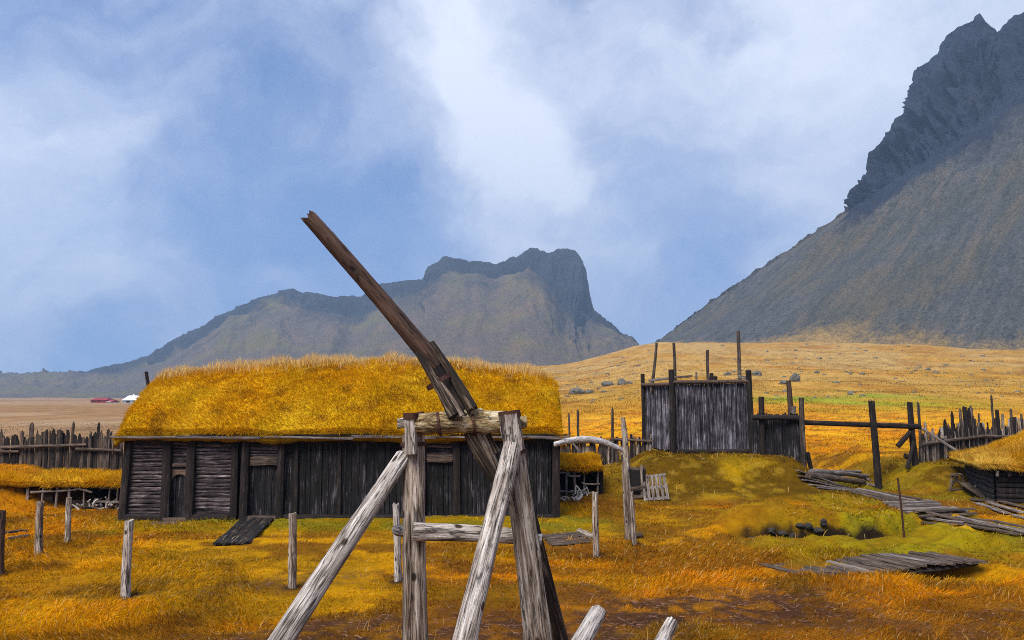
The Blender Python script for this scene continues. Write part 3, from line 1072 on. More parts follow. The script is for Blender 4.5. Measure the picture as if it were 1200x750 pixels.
ZS = .16
log_panel(150, 192, ZS, EZ)
log_panel(228, 272, ZS, EZ)
zt1 = hxz(210, 551)[1]
log_panel(202, 219, zt1, EZ)
zt2, zt2b = hxz(305, 545)[1], hxz(305, 536)[1]
log_panel(291, 325, zt2b, EZ)
board_panel(333, 470, ZS, EZ)
board_panel(470, 489, ZS, EZ)
zt3, zt3b = hxz(516, 541)[1], hxz(516, 533)[1]
log_panel(499, 532, zt3b, EZ)
board_panel(540, 646, ZS, EZ)
for (u, w) in ((146, .10), (197, .12), (224, .12), (276, .10), (287.5, .11), (329, .10), (348, .05), (399, .05), (494, .11), (536, .10), (586, .05), (650.5, .11)):
    hpost(u, w, lean=.10 if u < 150 else random.uniform(-.03, .03))
# sill beams
for (u0, u1) in ((150, 192), (229, 271), (334, 489), (541, 646)):
    log('sill_beam', HP(HX(u0), -.04, ZS - .08), HP(HX(u1), -.04, ZS - .08), .10, .10, M['frame'], house, .08, .01, 10, square=.5, roll=0)
# top plate
log('wall_plate', HP(.05, -.05, EZ - .03), HP(LH - .05, -.05, EZ - .03), .075, .075, M['frame'], house, .08, .0, 10, 40, square=.5, roll=0)


def door(u0, u1, zb, zt, arch=False):
    x0, x1 = HX(u0), HX(u1)
    mb = MB(); x = x0
    while x < x1 - .02:
        w = min(random.uniform(.11, .17), x1 - x)
        mb.box(x + .004, x + w - .006, .045 + random.uniform(-.012, .008), .085, zb, zt, .004, random.uniform(-.35, .55))
        x += w
    d = mb.build('door', M['tar'], house)
    return d


# arched small door: a board front with an arched opening, door leaf set back
ad = door(199, 221, .05, zt1 + .08)
V, F, T = [], [], []
x0, x1 = HX(199), HX(222); xm = (x0 + x1) / 2; hw = (x1 - x0) / 2
ztop = zt1 + .02
n = 14
zo = ztop - .12
zsprng = zo - hw * .95
for k in range(n + 1):
    a = math.pi * k / n
    ix, iz = xm - hw * .86 * math.cos(a), zsprng + hw * .95 * math.sin(a)
    ox, oz = xm - hw * 1.0 * math.cos(a), ztop
    if k == 0: oz = zsprng
    if k == n: oz = zsprng
    ox = x0 + (x1 - x0) * k / n if 0 < k < n else (x0 if k == 0 else x1)
    for y in (-.02, .04):
        V.append((ix, y, iz)); V.append((ox, y, oz))
for k in range(n):
    b = k * 4
    F += [(b, b + 4, b + 5, b + 1), (b, b + 2, b + 6, b + 4), (b + 2, b + 3, b + 7, b + 6)]
link('arch_board', mesh_py('arch_board', V, F, [.5] * len(V)), M['lintel'], house)
log('threshold', HP(HX(196), -.12, .03), HP(HX(223), -.12, .03), .075, .07, M['lintel'], house, .06, 0, 10, square=.7, roll=0)
plank('door_step', HP(HX(188), -.42, -.02), HP(HX(221), -.42, .0), .34, .10, M['plankb'], house)
log('lintel', HP(HX(202.5), -.035, hxz(210, 545)[1]), HP(HX(219), -.035, hxz(210, 545)[1]), .045, .045, M['lintel'], house, .06, 0, 10, square=.7, roll=0)
# the two plank doors
for (u0, u1, za, zb_, p0, p1) in ((292, 324, zt2, zt2b, 291, 326), (499.5, 531.5, zt3, zt3b, 499, 532)):
    d = door(u0, u1, .13, za + .03)
    for k in range(3):
        hx = HX(u0) + (HX(u1) - HX(u0)) * (.35 + .22 * k)
        V = [(hx - .02, .025, za - .38), (hx + .02, .025, za - .38), (hx + .02, .025, za - .30), (hx - .02, .025, za - .30),
             (hx - .02, .05, za - .38), (hx + .02, .05, za - .38), (hx + .02, .05, za - .30), (hx - .02, .05, za - .30)]
        F = [(0, 1, 2, 3), (0, 4, 5, 1), (1, 5, 6, 2), (2, 6, 7, 3), (3, 7, 4, 0)]
        link('nail_plate', mesh_py('nail_plate', V, F, [0] * 8), M['black'], d)
    plank('lintel', HP(HX(p0) + .03, -.03, (za + zb_) / 2 + .01), HP(HX(p1) - .03, -.03, (za + zb_) / 2 + .01), zb_ - za + .03, .06, M['plankb'], house, up=tuple(-hn), warp=.0)
    log('threshold', HP(HX(p0), -.06, .07), HP(HX(p1), -.06, .07), .07, .07, M['lintel'], house, .06, 0, 10, square=.7, roll=0)
# ends and back
for (xx, nm) in ((0.0, 'gable_wall'), (LH, 'gable_wall')):
    mb = MB(); y = .12
    sgn = -1 if xx == 0 else 1
    while y < DEP - .1:
        w = random.uniform(.13, .2)
        zt = EZ + (1.7 * (1 - abs((y + w / 2) / DEP * 2 - 1)) if True else 0) - .1
        mb.box(min(xx, xx - sgn * .05), max(xx, xx - sgn * .05), y, min(y + w - .01, DEP), -.2, zt, .004, random.uniform(-.3, .4))
        y += w
    mb.build(nm, M['tar'], house)
mb = MB(); x = 0.05
while x < LH - .1:
    w = random.uniform(.14, .22)
    mb.box(x, x + w - .01, DEP - .05, DEP, -.2, EZ, .004, random.uniform(-.3, .4)); x += w
mb.build('back_wall', M['tar'], house)

# turf roof
RIDGE_U = [(130, 448), (180, 439), (220, 434), (270, 428), (320, 423), (380, 419.5), (440, 418), (500, 419), (540, 422), (590, 428), (630, 434), (655, 440)]
yr = DEP / 2
rx, rzv = [], []
for (u, v) in RIDGE_U:
    a, b = hxz(u, v + 4, yr)
    rx.append(a); rzv.append(b)
ROOFX0, ROOFX1 = -.12, LH + .10
OV = .30


def roof_z(x, y):
    """top surface of the turf in house coordinates"""
    zr = np.interp(x, rx, rzv)
    t = np.clip(np.abs(y - yr) / (yr + OV), 0, 1)
    e = EZ + .20 + .03 * np.sin(x * 1.3)
    f = 1 - t ** 1.22
    f = f * .93 + .07 * (1 - t ** 6)
    z = e + (zr - e) * f
    # rounded verge
    dx = np.minimum(x - ROOFX0, ROOFX1 - x)
    z = z - .20 * (1 - ss(0, .30, dx)) ** 2
    z = z + (fbm(x * 1.3, y * 1.3, 3, 91) - .5) * .16 + (fbm(x * 4, y * 4, 2, 92) - .5) * .07
    return z


def roof_col(x, y, n):
    a = fbm(x * .55, y * .55, 4, 93); b = fbm(x * 2.2, y * 2.2, 3, 94)
    c = lerp(np.broadcast_to(np.array([.62, .31, .003]), x.shape + (3,)), np.array([.68, .40, .012]), ss(.38, .66, a))
    c = lerp(c, np.array([.50, .31, .004]), .40 * ss(.46, .64, fbm(x * .8 + 9, y * .8, 3, 95)))
    c = lerp(c, BROWN * 1.3, .5 * ss(.58, .72, b))
    return c


WARP = None


def turf_slab(name, parent, x0, x1, y0, y1, zf, cf_, thick, nx, ny, mat='turf'):
    xs, ys = np.linspace(x0, x1, nx), np.linspace(y0, y1, ny)
    X, Y = np.meshgrid(xs, ys, indexing='ij')
    top = np.stack([X, Y, zf(X, Y)], -1)
    bot = top.copy(); bot[..., 2] -= thick
    i0 = np.arange(nx * ny).reshape(nx, ny); i1 = i0 + nx * ny
    q = [np.stack([i0[:-1, :-1], i0[1:, :-1], i0[1:, 1:], i0[:-1, 1:]], -1).reshape(-1, 4),
         np.stack([i1[:-1, :-1], i1[:-1, 1:], i1[1:, 1:], i1[1:, :-1]], -1).reshape(-1, 4)]
    for e0, e1, fl in ((i0[:, 0], i1[:, 0], 0), (i0[:, -1], i1[:, -1], 1), (i0[0, :], i1[0, :], 1), (i0[-1, :], i1[-1, :], 0)):
        qq = np.stack([e0[:-1], e1[:-1], e1[1:], e0[1:]], -1)
        q.append(qq[:, ::-1] if fl else qq)
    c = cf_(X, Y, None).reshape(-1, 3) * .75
    V = np.concatenate([top.reshape(-1, 3), bot.reshape(-1, 3)])
    if WARP: V = WARP(V)
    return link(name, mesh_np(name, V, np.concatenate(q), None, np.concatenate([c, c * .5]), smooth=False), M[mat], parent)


def turf_blades(parent, x0, x1, y0, y1, zf, cf_, n, L=(.10, .24), wd=.014, wind=.5, edge=0, extra=None):
    x, y = rng.uniform(x0, x1, n), rng.uniform(y0, y1, n)
    if edge:
        ex = rng.uniform(x0, x1, edge); ey = np.where(rng.random(edge) < .8, y0, y0) + rng.uniform(0, .10, edge)
        x, y = np.concatenate([x, ex]), np.concatenate([y, ey])
    z = zf(x, y)
    e = .03
    nx_, ny_ = -(zf(x + e, y) - z) / e, -(zf(x, y + e) - z) / e
    N = unit(np.stack([nx_, ny_, np.ones_like(z)], 1))
    m = len(x)
    w = fbm(x * .9, y * .9, 3, 96) * 9
    D = N * .9 + np.stack([np.cos(w), np.sin(w), np.zeros(m)], 1) * wind + rng.normal(0, .28, (m, 3))
    # hang down the slope
    D[:, :2] += N[:, :2] * .5
    D[:, 2] += .25
    if edge:
        D[-edge:] = np.stack([rng.normal(0, .35, edge), -np.ones(edge) * .8, rng.uniform(-.55, .5, edge)], 1)
    ln = rng.uniform(L[0], L[1], m) * (.65 + .8 * fbm(x * 1.7, y * 1.7, 2, 97))
    if edge:
        ln[-edge:] *= .75 + .7 * fbm(x[-edge:] * 2.3, x[-edge:] * 0, 3, 99)
    C = cf_(x, y, None) * (.5 + .75 * rng.random((m, 1)) ** .7)
    P = np.stack([x, y, z - .02], 1)
    if extra is not None:
        P2, D2, L2, C2 = extra
        P, D, ln, C = np.concatenate([P, P2]), np.concatenate([D, D2]), np.concatenate([ln, L2]), np.concatenate([C, C2])
    if WARP: P = WARP(P)
    Wd = np.full(len(P), wd) * rng.uniform(.6, 1.3, len(P))
    o = link('grass', blade_mesh('grass', P, D, ln, Wd, C), M['blade'], parent)
    return tag(o, kind='stuff')


def roof_warp(P):
    f = 1 - np.clip(np.abs(P[:, 1] - yr) / (yr + OV), 0, 1)
    P = P.copy()
    P[:, 0] -= .66 * f * (1 - ss(0, 3.2, P[:, 0] - ROOFX0))
    return P


WARP = roof_warp
roof = turf_slab('turf_roof', house, ROOFX0, ROOFX1, -OV, DEP + OV, roof_z, roof_col, .26, 150, 90)
m = 9000
ex = rng.uniform(ROOFX0 + .1, ROOFX1 - .1, m); ey = yr + rng.normal(0, .35, m)
EP = np.stack([ex, ey, roof_z(ex, ey) - .03], 1)
ED = np.stack([rng.normal(0, .22, m), rng.normal(0, .3, m), np.ones(m)], 1)
EL = rng.uniform(.15, .40, m) * (.5 + fbm(ex * 2.0, ey * 0, 2, 98))
EC = lerp(np.broadcast_to(PALE, (m, 3)), GOLD, rng.random(m) * .6)
turf_blades(roof, ROOFX0, ROOFX1, -OV, DEP * .8, roof_z, roof_col, 135000, L=(.06, .15), wd=.012, edge=11000, extra=(EP, ED, EL, EC))
WARP = None
# eave boards in lengths
x = -.22
zeb = hxz(400, 511.5)[1]
while x < LH + .1:
    ln = random.uniform(1.5, 2.6)
    x2 = min(x + ln, LH + .2)
    plank('eave_board', HP(x, -.33 + random.uniform(-.02, .02), zeb + random.uniform(-.01, .02)), HP(x2 + .05, -.33 + random.uniform(-.02, .02), zeb + random.uniform(-.02, .02)),
          random.uniform(.045, .075), .04, M['eave'], house, up=tuple(-hn), jag=.04, warp=.02)
    if random.random() < .7:
        plank('eave_board', HP(x + .4, -.30, zeb + .055), HP(min(x2 + .8, LH + .2), -.30, zeb + .055 + random.uniform(-.015, .015)), .04, .05, M['frame'], house, up=tuple(-hn), jag=.04, warp=.02)
    x = x2
fx_, fz_ = hxz(174, 447, yr)
plank('ridge_finial', HP(fx_ + .06, yr, fz_ - .35), HP(fx_ - .08, yr, fz_ + .30), .09, .08, M['frame'], house, up=tuple(-hn))
for v in (453, 470):
    xx, zz = hxz(652, v, .5 * yr)
    log('purlin_end', HP(xx - .7, .6 * yr if v > 460 else .85 * yr, zz), HP(xx + .12, .6 * yr if v > 460 else .85 * yr, zz), .05, .05, M['frame'], house)
plank('barge_pole', HP(LH + .22, -.2, EZ - .02), HP(LH + .55, -.2, EZ - .35), .07, .05, M['eave'], house, up=tuple(-hn))


# ------------------------------------------------------------------ the foreground lifting frame
def to_ground(p, q, sink=.25):
    d = (q - p)
    t = 1.0
    while t < 6:
        w = p + d * t
        if w.z < tz(w.x, w.y) - sink:
            return w
        t += .01
    return q


fr = root('sweep_crane', 'tall frame of weathered logs with a long slanting sweep pole on its axle', 'log crane', (gp(560, 749).x, 7.2, tz(0, 7.2)))


def crane_log(name, a, b, r0, r1, mat, ground=False, **k):
    p, q = at(*a), at(*b)
    if ground:
        q2 = to_ground(p, q)
        r1 = r0 + (r1 - r0) * (q2 - p).length / (q - p).length
        q = q2
    kw = dict(rough=.13, bend=.015, sides=22, rings=70, knots=9)
    kw.update(k)
    return log(name, p, q, r0, r1, M[mat], fr, **kw), p, q


lp, p, q = crane_log('post', (484.5, 509, 7.26), (487, 750, 7.2), .097, .108, 'brown', True, square=.18)
ax_d = (q - p).normalized()
ring('iron_strap', p + ax_d * .085, ax_d, .104, .035, M['rust'], lp)
tg = log('tongue', at(482, 532, 7.11), at(481, 486, 7.11), .056, .05, M['pale'], fr, .1, 0, 14, 16, square=.6, roll=0)
log('iron_cap', at(481.5, 491, 7.11), at(481.5, 484, 7.11), .066, .066, M['rust'], tg, .02, 0, 12, 4, square=.6, roll=0)
log('iron_cap', at(493, 490, 7.20), at(493, 482.5, 7.20), .03, .03, M['rust'], tg, .02, 0, 12, 4, square=.6, roll=0)
crane_log('brace', (474, 534, 7.22), (333, 750, 6.3), .070, .092, 'pale', True, jag=.02)
lb, p, q = crane_log('post', (597, 485, 7.02), (630, 750, 6.95), .088, .114, 'brown', True, square=.08)
ax_d = (q - p).normalized()
log('iron_cap', p + ax_d * .035, p - ax_d * .025, .098, .098, M['rust'], lb, .02, 0, 16, 4, square=.25, roll=0)
ring('iron_strap', p + ax_d * .33, ax_d, .100, .03, M['rust'], lb)
crane_log('brace', (601, 522, 6.92), (547, 750, 6.2), .076, .094, 'pale', True, square=.08, jag=.02, bend=.03)
crane_log('brace', (605, 548, 7.22), (657, 752, 7.8), .070, .088, 'split', True, square=.2)
crane_log('brace', (490, 535, 7.42), (505, 700, 8.3), .07, .08, 'brown', True) if False else None
# cheek of pale wood on the face of the right post
plank('cheek', at(597, 487, 6.90), at(600, 530, 6.89), .16, .05, M['pale'], fr, up=(0, -1, 0), jag=.015)
axl, p, q = crane_log('axle', (485, 497.5, 7.16), (597, 495, 7.16), .098, .098, 'axle', rough=.06, roll=0)
ad_ = (q - p).normalized()
crane_log('axle_pin', (466, 497, 7.2), (490, 497, 7.2), .045, .05, 'pale', rings=10, sides=16, knots=0)
crane_log('axle_pin', (594, 495.5, 7.16), (616, 494, 7.2), .06, .058, 'axle', rings=10, sides=16, knots=0)
for (u, v) in ((515, 497), (556, 496.5)):
    c = at(u, v, 7.15)
    ring('iron_strap', c, (ad_ + Vector((0, 0, .12))).normalized(), .102, .022, M['rust'], axl, .008)
# crossbar
cb_, p, q = crane_log('crossbar', (484, 622.5, 7.04), (612, 629, 7.16), .078, .068, 'pale', rough=.12, jag=.01)
crane_log('crossbar_end', (464, 621, 7.36), (480, 622, 7.2), .045, .06, 'pale', rings=8, sides=12, knots=0)
crane_log('crossbar_end', (608, 628.5, 7.12), (635, 632.5, 7.1), .055, .05, 'pale', rings=10, sides=12, knots=1, square=.3)
for (u, v) in ((609, 626), (620, 629)):
    c = at(u, v, 6.97)
    plank('iron_clamp', c + Vector((0, -.02, -.09)), c + Vector((.01, -.02, .09)), .045, .03, M['rust'], fr, up=(0, -1, 0))
# sweep pole
sw, p, q = crane_log('sweep_pole', (512, 429, 7.24), (361, 253, 7.0), .088, .066, 'pole', rough=.08, jag=.035, knots=8, bend=.015)
crane_log('splinter', (366, 256, 6.98), (364, 247, 6.98), .016, .006, 'pole', rings=4, sides=6, knots=0)
crane_log('side_timber', (490, 413, 7.17), (534, 492, 6.98), .034, .050, 'split', square=.1, rings=40, jag=.02, rough=.3, tip=.06)
crane_log('side_timber', (505, 402, 7.22), (554, 480, 7.06), .032, .052, 'split', square=.1, rings=40, jag=.02, rough=.3)
crane_log('side_timber', (499, 412, 7.22), (545, 487, 7.12), .040, .052, 'frame', square=.1, rings=40, jag=.02, rough=.3)
crane_log('side_timber', (505, 436, 7.08), (541, 487, 6.99), .016, .022, 'brown', square=.2, rings=30, jag=.02, rough=.2)
c = at(515, 447, 7.17)
ring('iron_strap', c, at(544, 487, 7.16) - at(499, 412, 7.16), .118, .04, M['rust'], sw)
log('burl', at(545, 485, 7.12), at(566, 482, 7.12), .05, .03, M['axle'], fr, .25, 0, 12, 8)
crane_log('tail_timber', (556, 508, 7.24), (590, 574, 7.34), .09, .055, 'brown', knots=3, rings=24, square=.2)
crane_log('tail_timber', (549, 506, 7.18), (581, 562, 7.22), .045, .05, 'split', knots=2, rings=24, square=.3)
crane_log('tail_timber', (572, 508, 7.24), (581, 530, 7.26), .03, .05, 'split', knots=1, rings=12)

# two log ends in front
for (a, b, r0, r1, lab) in (((701, 717, 6.0), (676, 762, 5.6), .060, .07, 'thick pale log end with a frayed tip, just right of the crane legs'),
                            ((787, 730, 5.9), (768, 765, 5.5), .046, .055, 'thinner whitish log end with dark knots, farther right of the crane legs')):
    p, q = at(*a), at(*b)
    q = to_ground(p, q, .1)
    tag(log('leaning_log', q, p, r1 * 1.2, r0, M['pale'], None, .15, .01, 18, 30, jag=.015, knots=6), lab, 'log', 'pale log ends leaning up from the bank')

# ------------------------------------------------------------------ short posts in the grass
POSTS = [((2, 598), (0, 672), .075, 'pole', 'dark stub of a fence post cut by the picture edge'),
         ((47, 588), (46, 651), .075, 'brown', 'stout squat post standing left in front of the open shed'),
         ((81, 583), (80, 635), .062, 'brown', 'slim grey post standing right in front of the open shed'),
         ((152, 610), (148, 700), .075, 'pale', 'leaning pale post with a notched side, before the arched door'),
         ((343, 601), (342, 689), .068, 'brown', 'straight grey post in front of the door with the ramp'),
         ((464, 590), (466, 681), .062, 'pale', 'whitish post seen just left of the crane upright'),
         ((697, 577), (699, 653), .065, 'brown', 'grey post standing in front of the right-hand end of the longhouse'),
         ((740, 576), (744, 638), .055, 'brown', 'short grey post beside the crooked gateway post')]
for (a, b, r, mt, lab) in POSTS:
    g = gp(*b)
    top = at(a[0], a[1], g.y)
    g0 = g + (g - top).normalized() * .3
    tag(log('fence_post', g0, top, r * 1.05, r * .92, M[mt], None, .16, .015, 14, 26, jag=.02, knots=4), lab, 'post', 'posts standing in the grass')
g = gp(1060, 630)
tag(log('iron_rod', g - Vector((0, 0, .2)), at(1052, 560, g.y), .022, .022, M['rust'], None, .05, .01, 8, 12), 'thin rusty rod stuck upright in the grass beside the boardwalk', 'rod')

# crooked gateway
g = gp(738, 632)
gw = root('pole_gateway', 'crooked grey post holding an arched white branch against the house corner', 'gateway', g)
Yg = g.y
log('post', g - Vector((0, 0, .3)), at(733, 545, Yg), .085, .085, M['brown'], gw, .2, .02, 14, 24, knots=4)
log('post', at(734, 549, Yg), at(730, 489, Yg), .085, .05, M['brown'], gw, .22, .03, 14, 20, knots=5)
log('knot', at(731, 533, Yg), at(733, 520, Yg), .095, .07, M['brown'], gw, .25, 0, 12, 6)
arc = [(649, 521), (660, 518), (675, 515), (690, 514.5), (705, 517), (718, 522), (731, 528)]
V, F = [], []
AP = [at(u, v, Yg + (1 - k / 6) * -.9) for k, (u, v) in enumerate(arc)]
AP = [Vector(a) for a in resample([tuple(a) for a in AP], 20)]
for k, a in enumerate(AP):
    rr = .055 + .02 * math.sin(math.pi * k / 19)
    for j in range(10):
        w = 2 * math.pi * j / 10
        V.append((a.x, a.y + rr * math.cos(w), a.z + rr * math.sin(w) * (1 + .08 * math.sin(k * 1.7 + j))))
for k in range(19):
    for j in range(10):
        j2 = (j + 1) % 10
        F.append((k * 10 + j, k * 10 + j2, k * 10 + 10 + j2, k * 10 + 10 + j))
F.append(tuple(range(9, -1, -1))); F.append(tuple(range(190, 200)))
gi = WM[gw.name].inverted()
M['palex'] = wood('pale_branch', (.09, .07, .06), (.32, .29, .27), (.56, .53, .52), axis='X', scale=22, stretch=14, pos=(.3, .46, .64))
link('arched_branch', mesh_py('arched_branch', [gi @ Vector(v) for v in V], F, smooth=True), M['palex'], gw)


# ------------------------------------------------------------------ palisades
def palisade(name, label, ends, step, top, mats, rails, zbase=-.4, talls=(), wr=(.05, .10)):
    """ends: world xy polyline; top(f) height above datum"""
    P = resample([(a[0], a[1], 0) for a in ends], 200)
    d = np.concatenate([[0], np.cumsum(np.linalg.norm(np.diff(P, axis=0), axis=1))])
    Lt = d[-1]
    c = P[100]
    fr_ = root(name, label, 'palisade', (c[0], c[1], tz(c[0], c[1])))
    s = 0.0
    cnt = 0
    while s < Lt and cnt < 98:
        x, y = np.interp(s, d, P[:, 0]), np.interp(s, d, P[:, 1])
        w = random.uniform(*wr)
        h_ = top(s / Lt)
        z0 = tz(x, y) - .3
        lean = random.uniform(-.05, .05)
        a, b = Vector((x, y + random.uniform(-.03, .03), z0)), Vector((x + lean, y + random.uniform(-.04, .04), h_))
        mt = M[random.choice(mats)]
        if random.random() < .55:
            plank('stake', a, b, w * 1.9, .05, mt, fr_, up=(0, -1, 0), jag=.03, point=random.choice((0, .08, .15)), seg=5, taper=random.uniform(.6, .95))
        else:
            log('stake', a, b, w * .8, w * .55, mt, fr_, .12, .02, 8, 8, tip=random.choice((None, .12)))
        s += w * random.uniform(1.1, 1.75) * step
        cnt += 1
    for (f, h0, r) in talls:
        x, y = np.interp(f * Lt, d, P[:, 0]), np.interp(f * Lt, d, P[:, 1])
        log('tall_stake', (x, y - .06, tz(x, y) - .3), (x + random.uniform(-.04, .04), y - .06, h0), r * 1.3, r, M['palis'], fr_, .12, .02, 8, 10, tip=.1)
    for (f0, f1, h0, h1, r) in rails:
        a = Vector((np.interp(f0 * Lt, d, P[:, 0]), np.interp(f0 * Lt, d, P[:, 1]) - .12, h0))
        b = Vector((np.interp(f1 * Lt, d, P[:, 0]), np.interp(f1 * Lt, d, P[:, 1]) - .12, h1))
        log('rail', a, b, r, r * .8, M['plankb'], fr_, .1, .02, 10, 16)
    return fr_


def zt_(v, Y): return at(600, v, Y).z


YL = 27.5
xl0, xl1 = at(-60, 500, YL).x, at(146, 500, YL).x
palisade('palisade', 'ragged stake palisade behind the open shed at the left edge', [(xl0, YL), (xl1, YL)], .82,
         lambda f: zt_(508 + random.uniform(-6, 7) - (9 if random.random() < .22 else 0), YL), ['frame', 'palis', 'frame', 'plankb', 'palis'],
         [(0.0, .42, zt_(530, YL), zt_(529, YL), .06), (.32, .80, zt_(524, YL), zt_(521, YL), .06), (.74, 1.0, zt_(526, YL), zt_(528, YL), .06)])
xm0, xm1 = at(652, 500, 31).x, at(764, 500, 30.5).x
palisade('palisade', 'palisade of mixed stakes and tall thin poles between longhouse and lookout tower', [(xm0, 31), (xm1, 30.5)], .85,
         lambda f: zt_(516 - 3 * f + random.uniform(-5, 6) - (6 if random.random() < .2 else 0), 31), ['palis', 'palis', 'frame', 'brown'],
         [(.05, .6, zt_(519, 31), zt_(517, 31), .06), (.58, 1.0, zt_(514, 31), zt_(516, 31), .055)],
         talls=[(.14, zt_(483, 31), .035), (.22, zt_(479, 31), .045), (.59, zt_(477, 31), .045)])
pr0 = (at(1078, 540, 30).x, 30.0)
pr1 = (at(1150, 540, 33).x, 33.0)
pr2 = (at(1206, 540, 36).x, 36.0)


def rtop(f):
    v = np.interp(f, [0, .15, .3, .42, .5, .62, .7, .85, 1], [512, 508, 496, 490, 500, 496, 495, 494, 496])
    return zt_(v + random.uniform(-7, 9) - (10 if random.random() < .2 else 0), 30 + 6 * f)


palisade('palisade', 'broken jagged palisade on the turf bank beside the right-hand turf hut', [pr0, pr1, pr2], 1.0, rtop, ['palis', 'frame', 'frame', 'brown'],
         [(0.0, .55, zt_(521, 30), zt_(512, 32.5), .075), (.5, .8, zt_(511, 33), zt_(511, 35), .07)],
         talls=[(.005, zt_(470, 30), .045), (.34, zt_(478, 31.8), .05), (.44, zt_(476, 32.5), .06), (.63, zt_(462, 33.5), .04), (.83, zt_(478, 35), .05), (.97, zt_(481, 35.8), .04)])
# pole slanting against it
tag(log('leaning_pole', at(1080, 502, 29.6), at(1128, 533, 28.6), .05, .055, M['plank'], None, .1, .02, 10, 14), 'light grey pole slanting down against the jagged palisade', 'pole')


# ------------------------------------------------------------------ turf sheds
def open_shed(label, u0, u1, vb, vt, depth, rise, extra_x=.3):
    a, b = gp(u0, vb), gp(u1, vb)
    Y = (a.y + b.y) / 2
    a = at(u0, vb, Y); b = at(u1, vb, Y)
    zt = at((u0 + u1) / 2, vt, Y).z
    z0 = min(tz(a.x, Y), tz(b.x, Y))
    Ls = b.x - a.x
    r = root('turf_shed', label, 'shed', (a.x, Y, z0))
    hz = zt - z0
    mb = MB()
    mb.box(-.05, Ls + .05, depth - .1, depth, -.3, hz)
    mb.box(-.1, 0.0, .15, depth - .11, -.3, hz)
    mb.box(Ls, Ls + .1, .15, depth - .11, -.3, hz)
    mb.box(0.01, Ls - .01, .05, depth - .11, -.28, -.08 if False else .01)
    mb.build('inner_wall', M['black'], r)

    def zf(x, y):
        f = np.clip(y / depth, 0, 1)
        return hz + .08 + rise * np.sin(np.clip(f, 0, 1) * math.pi * .8) + (fbm(x * 1.5 + u0, y * 1.5, 3, 101) - .5) * .18

    def cf2(x, y, n):
        return lerp(np.broadcast_to(np.array([.62, .31, .004]), x.shape + (3,)), np.array([.66, .37, .015]), ss(.4, .6, fbm(x + u0, y, 3, 102)))
    rf = turf_slab('turf_roof', r, -extra_x, Ls + extra_x * .4, -.12, depth + .2, zf, cf2, .16, 60, 24)
    turf_blades(rf, -extra_x, Ls + extra_x * .4, -.12, depth + .1, zf, cf2, int(5200 * Ls / 2), L=(.12, .26), wd=.016, edge=int(900 * Ls / 2))
    return r, a.x, Y, z0, Ls, hz


sh, sx, sY, sz, sL, shz = open_shed('low turf-roofed shed with an open dark front of pale poles', 27, 141, 594, 567, 2.3, .02, 1.3)
bonelike = M['plank']
for (u, w) in ((33, .05), (50, .035), (66, .04), (83, .045), (99, .03), (128, .03), (137, .03)):
    x = at(u, 580, sY).x
    log('pole', (x, sY - .02, sz - .2), (x + random.uniform(-.06, .06), sY - .02, sz + shz), w, w * .9, M['plank'], sh, .12, .01, 8, 8)
log('rail', at(36, 577, sY - .06), at(90, 574, sY - .06), .035, .03, M['plank'], sh, .1, .02, 8, 10)
log('rail', at(88, 572, sY - .06), at(108, 577, sY - .06), .035, .03, M['plank'], sh, .1, .02, 8, 10)
log('rail', at(110, 588, sY - .06), at(140, 589, sY - .06), .03, .03, M['plank'], sh, .1, .02, 8, 10)
log('rail', at(112, 571, sY - .04), at(140, 571, sY - .04), .022, .022, M['plank'], sh, .1, .02, 8, 10)
plank('board', at(36, 586, sY + .3), at(62, 586, sY + .3), .30, .04, M['plankb'], sh, up=(0, -1, 0))
plank('board', at(84, 590, sY + .3), at(104, 590, sY + .3), .2, .04, M['plankb'], sh, up=(0, -1, 0))

sh2, tx, tY, tz0, tL, thz = open_shed('small turf-roofed shed with an open dark front at the longhouse corner', 652, 704, 581, 548, 2.8, .12, .15)
for (u, w) in ((656, .035), (663, .045), (675, .05), (684, .03), (700, .04)):
    x = at(u, 565, tY).x
    log('pole', (x, tY - .02, tz0 - .2), (x + random.uniform(-.08, .08), tY - .02, tz0 + thz), w, w * .9, M['plank'], sh2, .12, .01, 8, 8)
log('rail', at(652, 554, tY - .06), at(668, 555, tY - .06), .035, .03, M['plank'], sh2, .1, .02, 8, 10)
log('rail', at(664, 557, tY - .06), at(680, 558, tY - .06), .035, .03, M['plank'], sh2, .1, .02, 8, 10)
log('rail', at(684, 567, tY - .06), at(703, 567, tY - .06), .03, .03, M['plank'], sh2, .1, .02, 8, 10)
log('rail', at(652, 576, tY - .06), at(672, 577, tY - .06), .04, .03, M['plank'], sh2, .1, .02, 8, 10)


def heap(label, u, v, n, size, fwd=.25):
    g = gp(u, v)
    r = root('branch_heap', label, 'branches', g, 0, 'heaps of bleached branches')
    for k in range(n):
        a = Vector((random.uniform(-1, 1) * size, random.uniform(-.25, .25), random.uniform(-.02, .12)))
        b = a + Vector((random.uniform(-1, 1) * size * .9, random.uniform(-.3, .3), random.uniform(.02, 1.0) * size))
        log('branch', g + a, g + b, random.uniform(.025, .05), random.uniform(.015, .03), M['bone'], r, .3, .06, 8, 10)
    return r


heap('bleached forked branches heaped at the middle of the open shed front', 105, 596, 9, .30)
heap('pale stubby branches heaped by the longhouse corner post', 130, 596, 8, .26)
heap('white tangled branches heaped before the small corner shed', 683, 582, 10, .34)
heap('low scatter of pale branches below the small corner shed', 668, 589, 6, .24)

# ------------------------------------------------------------------ the lookout tower
TY = 30.0


def TP(u, v, dy=0.0):
    return at(u, v, TY + dy)


